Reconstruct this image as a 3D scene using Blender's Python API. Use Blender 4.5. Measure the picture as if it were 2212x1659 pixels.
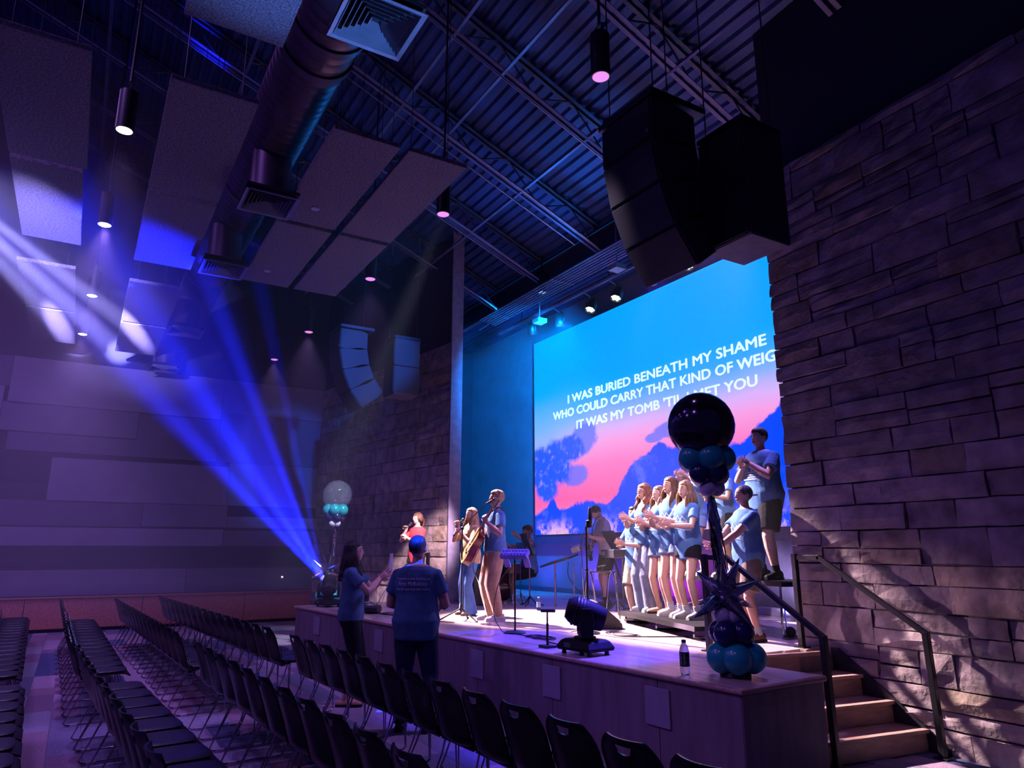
import bpy, bmesh, math, random
from mathutils import Vector, Matrix, noise
R = math.radians
PI = math.pi
rnd = random.Random(7)
for o in list(bpy.data.objects):
    bpy.data.objects.remove(o)
scene = bpy.context.scene
COL = scene.collection

# ------------------------------------------------------------------ camera
cam_d = bpy.data.cameras.new('camera')
cam_d.sensor_width = 36.0
cam_d.lens = 36.0 * 1534.0 / 2212.0
cam_d.clip_end = 200
cam = bpy.data.objects.new('camera', cam_d)
COL.objects.link(cam)
YAW, PITCH = R(149.0), math.atan((1190.0 - 829.5) / 1534.0)
fw = Vector((math.cos(YAW) * math.cos(PITCH), math.sin(YAW) * math.cos(PITCH), math.sin(PITCH)))
rt = Vector((math.sin(YAW), -math.cos(YAW), 0))
up = rt.cross(fw)
cam.matrix_world = Matrix(((rt.x, up.x, -fw.x, 0), (rt.y, up.y, -fw.y, 0), (rt.z, up.z, -fw.z, 1.6), (0, 0, 0, 1)))
scene.camera = cam

# ------------------------------------------------------------------ view and world
vs = scene.view_settings
vs.view_transform = 'Standard'
vs.look = 'None'
vs.gamma = 1.0
vs.use_curve_mapping = False
vs.exposure = 0.0
scene.cycles.use_denoising = True
scene.cycles.max_bounces = 6
scene.cycles.diffuse_bounces = 3
scene.cycles.glossy_bounces = 3
scene.cycles.transmission_bounces = 6
scene.cycles.transparent_max_bounces = 8
scene.cycles.volume_bounces = 0
scene.cycles.sample_clamp_indirect = 4.0
scene.cycles.sample_clamp_direct = 0.0
scene.cycles.caustics_reflective = False
scene.cycles.caustics_refractive = False
world = bpy.data.worlds.new('world')
scene.world = world
world.use_nodes = True
bg = world.node_tree.nodes['Background']
bg.inputs[0].default_value = (0.135, 0.10, 0.74, 1)
bg.inputs[1].default_value = 0.12

# ------------------------------------------------------------------ lamps of the room and added fills
def aim(o, p):
    d = Vector(p) - o.location
    o.rotation_euler = d.to_track_quat('-Z', 'Y').to_euler()

def spot(name, loc, to, watts, col, cone=30, blend=0.25, rad=0.06):
    l = bpy.data.lights.new(name, 'SPOT')
    l.energy = watts
    l.color = col
    l.spot_size = R(cone)
    l.spot_blend = blend
    l.shadow_soft_size = rad
    o = bpy.data.objects.new(name, l)
    COL.objects.link(o)
    o.location = loc
    aim(o, to)
    return o

# unseen stage washes: two keys from the far side, then fills added for effect
spot('unseen_wash', (-12.4, 4.25, 7.0), (-9.05, 5.5, 1.4), 24000, (1.0, 0.70, 0.76), 23, 0.4, 0.12)
spot('unseen_wash', (-12.2, 4.45, 6.9), (-6.9, 6.25, 1.6), 33000, (1.0, 0.70, 0.76), 24, 0.4, 0.12)
spot('unseen_wash', (-6.0, 7.2, 6.6), (-7.4, 5.0, 0.7), 2600, (0.42, 0.24, 1.0), 75, 0.6, 0.12)  # violet backlight added to colour the stage floor
spot('unseen_wash', (-6.4, 4.1, 6.8), (-12.1, 5.35, 1.9), 15000, (1.0, 0.66, 0.78), 11, 0.5, 0.1)  # fill added to brighten the girl in red
spot('unseen_wash', (-7.0, 3.95, 6.9), (-12.6, 3.9, 1.8), 4200, (0.7, 0.78, 1.0), 15, 0.6, 0.1)  # fill added to brighten the far balloon column
spot('unseen_wash', (-4.4, 1.2, 6.6), (-8.8, 5.25, 1.55), 8500, (1.0, 0.74, 0.84), 22, 0.5, 0.12)  # front fill added for the guitarist's near side
spot('unseen_wash', (-3.6, 1.5, 6.6), (-6.7, 6.4, 1.8), 5200, (0.95, 0.72, 0.90), 18, 0.5, 0.12)  # second front fill, added for the choir
# blue wash on the lip of the stage
spot('unseen_wash', (-5.6, 7.3, 6.3), (-5.5, 4.3, 0.7), 12000, (0.05, 0.03, 1.0), 17, 0.8, 0.1)
spot('unseen_wash', (-7.2, 7.3, 6.3), (-7.0, 4.1, 0.7), 9000, (0.06, 0.03, 1.0), 14, 0.8, 0.1)
spot('unseen_wash', (-5.2, 4.4, 7.2), (-12.4, 4.35, 5.1), 5200, (0.03, 0.16, 1.0), 15, 0.6, 0.1)  # blue fill added on the far loudspeakers
# cyan wash on the recess beside the screen, an unseen blue uplight added to tint the roof
spot('unseen_wash', (-10.2, 7.35, 5.7), (-15.2, 8.6, 3.9), 6500, (0.0, 0.26, 1.0), 105, 0.8, 0.1)
spot('unseen_wash', (-10.0, 6.7, 5.6), (-8.0, 2.0, 9.5), 330, (0.0, 0.24, 1.0), 130, 0.9, 0.2)
# narrow blue beams added without a fixture: on the head of the man before the stage, and up at the first vent
spot('beam_light', (-3.3, 2.2, 7.6), (-6.44, 2.80, 1.72), 70000, (0.0, 0.04, 1.0), 2.0, 0.4, 0.03)
spot('beam_light', (-3.2, 4.4, 0.9), (-4.3, 1.1, 5.45), 2600, (0.10, 0.30, 1.0), 18, 0.8, 0.05)
# moving head standing on the far end of the stage, throwing across it
spot('moving_head_lamp', (-10.60, 3.88, 1.16), (-4.9, 6.25, 0.72), 2100, (1.0, 0.58, 0.90), 19, 0.5, 0.05)
# the moving head beside the far balloons: a fan of narrow blue beams
for (bx, by, bz, w_, c_) in ((-10.5, -1.42, 5.50, 120000, 4.4), (-9.7, -1.30, 5.45, 170000, 4.4), (-9.6, -.24, 5.6, 120000, 4.4), (-10.6, -.10, 5.6, 150000, 4.4), (-11.9, .05, 5.6, 100000, 4.4), (-10.7, 1.15, 5.6, 80000, 4.4), (-11.5, 1.45, 5.5, 90000, 4.4),
                             (-11.5, 2.2, 5.5, 50000, 4.0), (-10.6, .30, 5.4, 26000, 26)):
    spot('beam_light', (-12.10, 3.62, 1.12), (bx, by, bz), w_, (0.008, 0.016, 1.0), c_, 0.9, 0.03)
# hall fixture on the side truss beyond the picture edge: pale violet beams
for (bx, by, bz, w_, c_) in ((-17.7, .35, 5.95, 300000, 3.2), (-17.7, 1.25, 6.05, 260000, 3.0), (-17.7, -.45, 6.0, 220000, 3.0), (-16.0, .4, 6.6, 9000, 22)):
    spot('beam_light', (-6.0, -1.55, 4.45), (bx, by, bz), w_, (0.40, 0.36, 1.0), c_, 1.0, 0.03)
# colour washes on the back wall
spot('uplight_lamp', (-12.2, 8.75, 0.78), (-12.0, 9.3, 1.9), 130, (0.16, 0.05, 1.0), 140, 0.9, 0.1)
spot('uplight_lamp', (-14.0, 8.6, 0.78), (-14.0, 9.3, 2.2), 80, (0.10, 0.06, 1.0), 140, 0.9, 0.1)
spot('uplight_lamp', (-10.0, 8.75, 0.78), (-9.8, 9.3, 1.6), 120, (0.75, 0.02, 1.0), 140, 0.9, 0.1)
spot('uplight_lamp', (-6.9, 8.6, 0.78), (-6.9, 9.3, 1.6), 60, (0.62, 0.5, 1.0), 140, 0.9, 0.1)
# unseen violet fill added over the seats behind the camera, standing for house lights
for hx, hy, hw in ((-15.0, -3.2, 430), (-15.0, -6.5, 400), (-10.5, -3.2, 420), (-10.5, -6.5, 450), (-5.0, -6.5, 520), (-1.5, -2.5, 300), (-6.5, -2.4, 420)):
    spot('house_fill', (hx, hy, 8.5), (hx, hy + 1.2, 0), hw * 1.15, (0.46, 0.21, 1.0), 125, 0.8, 0.25)

# ------------------------------------------------------------------ materials
MATS = {}
def mat(name, col, rough=0.6, metal=0.0, var=0.12, vscale=8.0, bump=0.0, bscale=40.0, stretch=None, spec=0.5,
        emit=None, estr=0.0, trans=0.0, alpha=1.0, col2=None, coat=0.0, sheen=0.0, perobj=0.0, ior=1.45):
    if name in MATS:
        return MATS[name]
    m = bpy.data.materials.new(name)
    m.use_nodes = True
    nt = m.node_tree
    b = nt.nodes['Principled BSDF']
    b.inputs['Roughness'].default_value = rough
    b.inputs['Metallic'].default_value = metal
    b.inputs['Specular IOR Level'].default_value = spec
    b.inputs['Transmission Weight'].default_value = trans
    b.inputs['Alpha'].default_value = alpha
    b.inputs['Coat Weight'].default_value = coat
    b.inputs['Sheen Weight'].default_value = sheen
    b.inputs['IOR'].default_value = ior
    tc = nt.nodes.new('ShaderNodeTexCoord')
    mp = nt.nodes.new('ShaderNodeMapping')
    nt.links.new(tc.outputs['Object'], mp.inputs['Vector'])
    if stretch:
        mp.inputs['Scale'].default_value = stretch
    n = nt.nodes.new('ShaderNodeTexNoise')
    n.inputs['Scale'].default_value = vscale
    n.inputs['Detail'].default_value = 3
    nt.links.new(mp.outputs[0], n.inputs['Vector'])
    rp = nt.nodes.new('ShaderNodeValToRGB')
    c2 = col2 or tuple(max(0, c * (1 - var * 2)) for c in col)
    rp.color_ramp.elements[0].position = 0.3
    rp.color_ramp.elements[1].position = 0.7
    rp.color_ramp.elements[0].color = (*c2, 1)
    rp.color_ramp.elements[1].color = (*[min(1, c * (1 + var)) for c in col], 1)
    nt.links.new(n.outputs['Fac'], rp.inputs[0])
    out = rp.outputs[0]
    if perobj:
        oi = nt.nodes.new('ShaderNodeObjectInfo')
        mr = nt.nodes.new('ShaderNodeMapRange')
        mr.inputs['To Min'].default_value = 1 - perobj
        mr.inputs['To Max'].default_value = 1 + perobj * 0.6
        nt.links.new(oi.outputs['Random'], mr.inputs['Value'])
        mx = nt.nodes.new('ShaderNodeVectorMath')
        mx.operation = 'SCALE'
        nt.links.new(out, mx.inputs[0])
        nt.links.new(mr.outputs[0], mx.inputs['Scale'])
        out = mx.outputs[0]
    nt.links.new(out, b.inputs['Base Color'])
    if bump:
        n2 = nt.nodes.new('ShaderNodeTexNoise')
        n2.inputs['Scale'].default_value = bscale
        n2.inputs['Detail'].default_value = 4
        nt.links.new(mp.outputs[0], n2.inputs['Vector'])
        bp = nt.nodes.new('ShaderNodeBump')
        bp.inputs['Strength'].default_value = bump
        bp.inputs['Distance'].default_value = 0.02
        nt.links.new(n2.outputs['Fac'], bp.inputs['Height'])
        nt.links.new(bp.outputs[0], b.inputs['Normal'])
    if emit:
        b.inputs['Emission Color'].default_value = (*emit, 1)
        b.inputs['Emission Strength'].default_value = estr
    MATS[name] = m
    return m

# ------------------------------------------------------------------ mesh builder
class MB:
    def __init__(s):
        s.v, s.f = [], []
    def add(s, vs, fs):
        k = len(s.v)
        s.v += [tuple(p) for p in vs]
        s.f += [tuple(i + k for i in f) for f in fs]
        return s
    def hexa(s, p):           # 8 corners: bottom ring then top ring
        return s.add(p, [(3, 2, 1, 0), (4, 5, 6, 7), (0, 1, 5, 4), (1, 2, 6, 5), (2, 3, 7, 6), (3, 0, 4, 7)])
    def box(s, x0, y0, z0, x1, y1, z1, M=None):
        p = [(x0, y0, z0), (x1, y0, z0), (x1, y1, z0), (x0, y1, z0), (x0, y0, z1), (x1, y0, z1), (x1, y1, z1), (x0, y1, z1)]
        if M is not None:
            p = [M @ Vector(q) for q in p]
        return s.hexa(p)
    def cbox(s, c, d, M=None):
        return s.box(c[0] - d[0] / 2, c[1] - d[1] / 2, c[2] - d[2] / 2, c[0] + d[0] / 2, c[1] + d[1] / 2, c[2] + d[2] / 2, M)
    def ring_loft(s, rings, cap0=True, cap1=True):
        n = len(rings[0])
        k = len(s.v)
        for r in rings:
            s.v += [tuple(p) for p in r]
        for i in range(len(rings) - 1):
            for j in range(n):
                a, b = k + i * n + j, k + i * n + (j + 1) % n
                s.f.append((a, b, b + n, a + n))
        if cap0:
            s.f.append(tuple(k + j for j in range(n))[::-1])
        if cap1:
            e = k + (len(rings) - 1) * n
            s.f.append(tuple(e + j for j in range(n)))
        return s
    def tube(s, pts, rad, n=8, caps=True, round_ends=False):
        pts = [Vector(p) for p in pts]
        rads = list(rad) if isinstance(rad, (list, tuple)) else [rad] * len(pts)
        if round_ends:
            d0 = (pts[0] - pts[1]).normalized(); d1 = (pts[-1] - pts[-2]).normalized()
            pre, post = [], []
            for a in (0.25, 0.6, 0.88):
                pre.append((pts[0] + d0 * rads[0] * a * 0.95, rads[0] * math.sqrt(max(0.02, 1 - a * a))))
                post.append((pts[-1] + d1 * rads[-1] * a * 0.95, rads[-1] * math.sqrt(max(0.02, 1 - a * a))))
            pts = [p for p, _ in reversed(pre)] + pts + [p for p, _ in post]
            rads = [r for _, r in reversed(pre)] + rads + [r for _, r in post]
        rings = []
        prev = None
        for i, p in enumerate(pts):
            if i == 0:
                t = pts[1] - pts[0]
            elif i == len(pts) - 1:
                t = pts[-1] - pts[-2]
            else:
                t = (pts[i + 1] - pts[i]).normalized() + (pts[i] - pts[i - 1]).normalized()
            if t.length < 1e-9:
                t = Vector((0, 0, 1))
            t.normalize()
            if prev is None:
                u = t.orthogonal().normalized()
            else:
                u = prev - t * prev.dot(t)
                u = u.normalized() if u.length > 1e-6 else t.orthogonal().normalized()
            prev = u
            w = t.cross(u)
            rings.append([p + (u * math.cos(2 * PI * j / n) + w * math.sin(2 * PI * j / n)) * rads[i] for j in range(n)])
        return s.ring_loft(rings, caps, caps)
    def lathe(s, prof, c=(0, 0, 0), n=24, M=None):
        rings = []
        for r, z in prof:
            q = [Vector((c[0] + r * math.cos(2 * PI * j / n), c[1] + r * math.sin(2 * PI * j / n), c[2] + z)) for j in range(n)]
            if M is not None:
                q = [M @ p for p in q]
            rings.append(q)
        return s.ring_loft(rings)
    def ell(s, c, r, n=16, m=10, M=None):
        rings = []
        for i in range(m + 1):
            t = PI * (i + 0.02 if i == 0 else (i - 0.02 if i == m else i)) / m
            rings.append([(Vector((r[0] * math.sin(t) * math.cos(2 * PI * j / n), r[1] * math.sin(t) * math.sin(2 * PI * j / n), -r[2] * math.cos(t)))) for j in range(n)])
        C = Vector(c)
        if M is not None:
            rings = [[C + (M @ p) for p in q] for q in rings]
        else:
            rings = [[C + p for p in q] for q in rings]
        return s.ring_loft(rings)
    def prism(s, poly, h0, h1, axis='z', M=None):
        def P(a, b, h):
            v = {'z': (a, b, h), 'y': (a, h, b), 'x': (h, a, b)}[axis]
            return M @ Vector(v) if M is not None else v
        n = len(poly)
        k = len(s.v)
        s.v += [tuple(P(a, b, h0)) for a, b in poly] + [tuple(P(a, b, h1)) for a, b in poly]
        s.f.append(tuple(range(k + n - 1, k - 1, -1)))
        s.f.append(tuple(range(k + n, k + 2 * n)))
        for i in range(n):
            j = (i + 1) % n
            s.f.append((k + i, k + j, k + n + j, k + n + i))
        return s
    def mesh(s, name, smooth=False):
        me = bpy.data.meshes.new(name)
        me.from_pydata(s.v, [], s.f)
        bm = bmesh.new(); bm.from_mesh(me)
        bmesh.ops.recalc_face_normals(bm, faces=bm.faces)
        bm.to_mesh(me); bm.free()
        if smooth:
            me.polygons.foreach_set('use_smooth', [True] * len(me.polygons))
            try:
                me.set_sharp_from_angle(angle=R(38))
            except Exception:
                pass
        return me
    def build(s, name, m, parent=None, smooth=False, bevel=0.0, loc=None, rotz=0.0):
        o = bpy.data.objects.new(name, s.mesh(name, smooth))
        COL.objects.link(o)
        o.data.materials.append(m)
        if parent is not None:
            o.parent = parent
        if loc is not None:
            o.location = loc
        o.rotation_euler[2] = rotz
        if bevel:
            b = o.modifiers.new('bevel', 'BEVEL')
            b.width = bevel
            b.segments = 2
            b.limit_method = 'ANGLE'
        return o

def tag(o, label=None, cat=None, group=None, kind=None):
    if label: o['label'] = label
    if cat: o['category'] = cat
    if group: o['group'] = group
    if kind: o['kind'] = kind
    return o

def empty(name, loc=(0, 0, 0), rz=0.0, parent=None):
    o = bpy.data.objects.new(name, None)
    o.empty_display_size = 0.1
    COL.objects.link(o)
    o.location = loc
    o.rotation_euler = (0, 0, rz)
    if parent is not None:
        o.parent = parent
    return o

def share(name, me, parent, loc=(0, 0, 0), rot=(0, 0, 0)):
    o = bpy.data.objects.new(name, me)
    COL.objects.link(o)
    o.parent = parent
    o.location = loc
    o.rotation_euler = rot
    return o

def kids(o):
    return [c for c in CHILD.get(o.name, [])]
CHILD = {}
def copy_tree(o, parent=None):
    c = o.copy()
    COL.objects.link(c)
    c.parent = parent
    for ch in o.children:
        copy_tree(ch, c)
    return c

def lerp(a, b, t):
    return a + (b - a) * t

def curve_pts(pts, n=6):
    """Catmull-Rom through the points"""
    P = [Vector(p) for p in pts]
    P = [P[0] * 2 - P[1]] + P + [P[-1] * 2 - P[-2]]
    out = []
    for i in range(1, len(P) - 2):
        for k in range(n):
            t = k / n
            a, b, c, d = P[i - 1], P[i], P[i + 1], P[i + 2]
            out.append(0.5 * ((2 * b) + (c - a) * t + (2 * a - 5 * b + 4 * c - d) * t * t + (3 * b - a - 3 * c + d) * t ** 3))
    out.append(P[-2])
    return out
# ================================================================== SETTING
M_DARKWALL = mat('dark_painted_wall', (0.020, 0.022, 0.045), 0.85, var=0.1, vscale=2)
M_BACKWALL = mat('stage_back_wall_paint', (0.16, 0.15, 0.22), 0.75, var=0.08, vscale=2)
M_DECK = mat('roof_deck_steel', (0.030, 0.052, 0.16), 0.55, 0.3, var=0.2, vscale=1.2)
M_STEEL = mat('painted_joist_steel', (0.16, 0.13, 0.24), 0.45, 0.3, var=0.15, vscale=3)
M_STEEL_D = mat('dark_joist_web', (0.06, 0.058, 0.10), 0.5, 0.3, var=0.15, vscale=3)
M_CONDUIT = mat('galvanised_conduit', (0.36, 0.34, 0.45), 0.35, 0.75, var=0.1, vscale=6)
HS = 0.70                      # stage height

# roof: sloping joists over the hall, then a flat bay over the stage
def zchord(y):
    return 7.30 - 0.418 * (min(y, 7.4) - 6.0)

mb = MB()
per = 0.16
prof = []
y = -9.0
while y < 7.4:
    for dy, dz in ((0, 0), (0.05, 0), (0.075, 0.04), (0.135, 0.04)):
        yy = y + dy
        prof.append((yy, zchord(yy) + 0.50 + dz))
    y += per
yy = 7.4
while yy < 9.5:
    for dy, dz in ((0, 0), (0.05, 0), (0.075, 0.04), (0.135, 0.04)):
        prof.append((yy + dy, 7.22 + dz))
    yy += per
vs_ = [(-18.0, a, b) for a, b in prof] + [(2.5, a, b) for a, b in prof]
n_ = len(prof)
mb.add(vs_, [(i, i + 1, n_ + i + 1, n_ + i) for i in range(n_ - 1)])
ceiling = mb.build('ceiling', M_DECK)
tag(ceiling, 'dark blue corrugated steel roof deck', kind='structure')

def chord_pair(x, y0, y1, dz, w=0.05, gap=0.03):
    m = MB()
    for s in (-1, 1):
        a = x + s * gap
        b = a + s * w
        lo, hi = min(a, b), max(a, b)
        z0, z1 = zchord(y0) + dz, zchord(y1) + dz
        t = 0.012
        m.hexa([(lo, y0, z0), (hi, y0, z0), (hi, y1, z1), (lo, y1, z1), (lo, y0, z0 + t), (hi, y0, z0 + t), (hi, y1, z1 + t), (lo, y1, z1 + t)])
        m.hexa([(a - .006, y0, z0), (a + .006, y0, z0), (a + .006, y1, z1), (a - .006, y1, z1), (a - .006, y0, z0 + w), (a + .006, y0, z0 + w), (a + .006, y1, z1 + w), (a - .006, y1, z1 + w)])
    return m
for k in range(-1, 8):
    x = -3.76 - 1.82 * k
    j = chord_pair(x, -9.0, 7.35, 0).build('roof_joist', M_STEEL, ceiling)
    tag(j, 'open web steel roof joist')
    chord_pair(x, -9.0, 7.35, 0.44).build('top_chord', M_STEEL_D, j)
    w = MB()
    y = -8.8
    up_ = True
    while y < 7.0:
        a = (x, y, zchord(y) + (0.02 if up_ else 0.46))
        y2 = y + 0.62
        b = (x, y2, zchord(y2) + (0.46 if up_ else 0.02))
        w.tube([a, b], 0.013, 6)
        up_ = not up_
        y = y2
    w.build('web', M_STEEL_D, j)
for yb in (-2.6, -0.5, 1.5, 3.56, 4.31, 5.70):
    b = MB()
    z = zchord(yb)
    b.box(-17.5, yb - .022, z - .004, -1.9, yb + .022, z + .004)
    b.box(-17.5, yb - .004, z - .004, -1.9, yb + .004, z + .045)
    b.build('bridging_angle', M_STEEL, ceiling)
g = MB()
g.box(-17.6, 7.38, 6.74, 2.3, 7.41, 7.12)
g.box(-17.6, 7.33, 6.72, 2.3, 7.46, 6.74)
g.box(-17.6, 7.33, 7.12, 2.3, 7.46, 7.14)
g.build('girder', M_STEEL_D, ceiling)

# ---- floor of carpet tiles
def carpet(name, col):
    return mat(name, col, 0.95, var=0.35, vscale=45, stretch=(5, 1, 1), bump=0.6, bscale=90, spec=0.1, sheen=0.2)
CARP = [carpet('carpet_mauve', (0.36, 0.255, 0.35)), carpet('carpet_plum', (0.20, 0.115, 0.19)), carpet('carpet_navy', (0.055, 0.07, 0.17)),
        carpet('carpet_slate', (0.15, 0.145, 0.235)), carpet('carpet_grey', (0.24, 0.22, 0.30)), carpet('carpet_rose', (0.27, 0.16, 0.225))]
fl = MB(); fl.box(-18.0, -9.0, -0.06, 2.5, 9.5, -0.010)
floor = fl.build('floor', CARP[3])
tag(floor, 'carpet tile floor in patched purple and blue', kind='structure')
tile_me = {}
TX, TY = 1.0, 0.25
tiles = []
rt_ = random.Random(11)
yi = 0
y = -3.0
while y < 6.3:
    x = -17.7 + (0.5 if yi % 2 else 0.0) - 0.5
    while x < 1.0:
        ln = rt_.choice((0.5, 1.0, 1.0, 1.5))
        x0, x1 = max(x, -17.68), min(x + ln, 1.5)
        if x1 - x0 > 0.1:
            ins = (x0 > -12.4 and x1 < -3.6 and y > 4.3)
            if not ins:
                tiles.append((x0, y, x1, y + TY, rt_.choices(range(6), (5, 3, 2, 3, 3, 3))[0]))
        x += ln
    y += TY
    yi += 1
def seen_share(t):
    cx, cy = (t[0] + t[2]) / 2, (t[1] + t[3]) / 2
    v = Vector((cx, cy, -1.6))
    d = v.dot(fw)
    if d < 1.2:
        return 0
    px, py = 1106 + 1534 * v.dot(rt) / d, 829.5 - 1534 * v.dot(up) / d
    if px < -60 or px > 2270 or py > 1740:
        return 0
    return (t[2] - t[0]) / (d * d)
tiles.sort(key=seen_share, reverse=True)
for t in tiles[:296]:
    m = MB(); h = 0.0
    m.box(t[0] + .002, t[1] + .002, -0.010, t[2] - .002, t[3] - .002, h)
    m.build('carpet_tile', CARP[t[4]], floor)
rest = [MB() for _ in CARP]
far = MB()
mats_i = []
for t in tiles[296:]:
    far.box(t[0] + .002, t[1] + .002, -0.010, t[2] - .002, t[3] - .002, 0.0)
    mats_i += [t[4]] * 6
o = far.build('carpet_tile_field', CARP[0], floor)
for c in CARP[1:]:
    o.data.materials.append(c)
for p, i in zip(o.data.polygons, mats_i):
    p.material_index = i
o['kind'] = 'stuff'

# ---- left side wall: tall dark wall, acoustic panels in relief, wooden wainscot
def sloped_wall(name, x0, x1, ya, yb, m, label):
    w = MB()
    ys = [ya, min(yb, 7.4)]
    pts = [(ya, -0.05), (yb, -0.05), (yb, zchord(yb) + 0.6), (ya, zchord(ya) + 0.6)]
    w.prism(pts, x0, x1, 'x')
    o = w.build(name, m)
    tag(o, label, kind='structure')
    return o
wall_left = sloped_wall('wall_left', -18.0, -17.78, -9.0, 9.4, M_DARKWALL, 'dark side wall with staggered fabric acoustic panels')
P_COL = [(0.25, 0.23, 0.32), (0.13, 0.115, 0.19), (0.014, 0.015, 0.045), (0.19, 0.175, 0.26)]
M_PAN = [mat('acoustic_fabric_%s' % n, c, 0.95, var=0.05, vscale=3, bump=0.2, bscale=300, spec=0.1) for n, c in zip(('lilac', 'mauve', 'navy', 'heather'), P_COL)]
# (y0, y1, z0, z1, tone, depth)
PAN = [(-9, -1.55, 4.95, 5.6, 1, .05), (-1.55, 2.62, 4.62, 5.6, 0, .07), (2.62, 5.02, 4.78, 5.6, 3, .06),
       (-9, -1.62, 4.02, 4.95, 0, .06), (-1.62, 0.9, 4.02, 4.62, 3, .05), (0.9, 2.62, 3.78, 4.6, 1, .035), (2.62, 5.02, 3.62, 4.78, 1, .04),
       (-1.45, 2.6, 3.62, 4.0, 1, .08), (-9, -1.62, 3.55, 4.02, 3, .06),
       (-9, -0.62, 3.0, 3.55, 2, .02), (-0.62, 2.9, 2.62, 3.52, 0, .07), (2.9, 5.02, 2.62, 3.62, 3, .05),
       (-9, 1.2, 2.1, 2.62, 1, .05), (1.2, 2.95, 2.12, 2.62, 3, .06), (2.95, 5.02, 2.38, 2.98, 2, .03), (2.95, 5.02, 2.12, 2.38, 3, .06),
       (-9, 2.9, 1.70, 2.08, 0, .065), (2.9, 5.02, 1.70, 2.06, 1, .03),
       (-9, 5.02, 1.28, 1.70, 2, .02), (-9, 2.2, 0.70, 1.22, 3, .055), (2.2, 5.02, 0.70, 1.22, 1, .05)]
for (y0, y1, z0, z1, t, d) in PAN:
    m = MB(); m.box(-17.79, y0 + .004, z0 + .004, -17.78 + d, y1 - .004, z1 - .004)
    m.build('acoustic_wall_panel', M_PAN[t], wall_left, bevel=0.006)
M_WOOD = mat('wainscot_maple', (0.66, 0.26, 0.20), 0.45, var=0.15, vscale=3, stretch=(1, 12, 12), spec=0.4)
ye = [-9, -6.9, -4.8, -2.7, -0.72, 1.4, 3.5, 5.04]
for a, b in zip(ye[:-1], ye[1:]):
    m = MB(); m.box(-17.79, a + .006, 0.06, -17.735, b - .006, 0.66)
    m.build('wainscot_panel', M_WOOD, wall_left, bevel=0.004)
m = MB(); m.box(-17.79, -9, 0.66, -17.70, 5.04, 0.69)
m.build('wainscot_cap', M_WOOD, wall_left)
bb = MB(); bb.box(-17.79, -9, 0.0, -17.725, 5.04, 0.06)
tag(bb.build('baseboard_left', mat('black_rubber', (0.015, 0.013, 0.02), 0.6)), 'black base strip under wooden wainscot', kind='structure')

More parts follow.
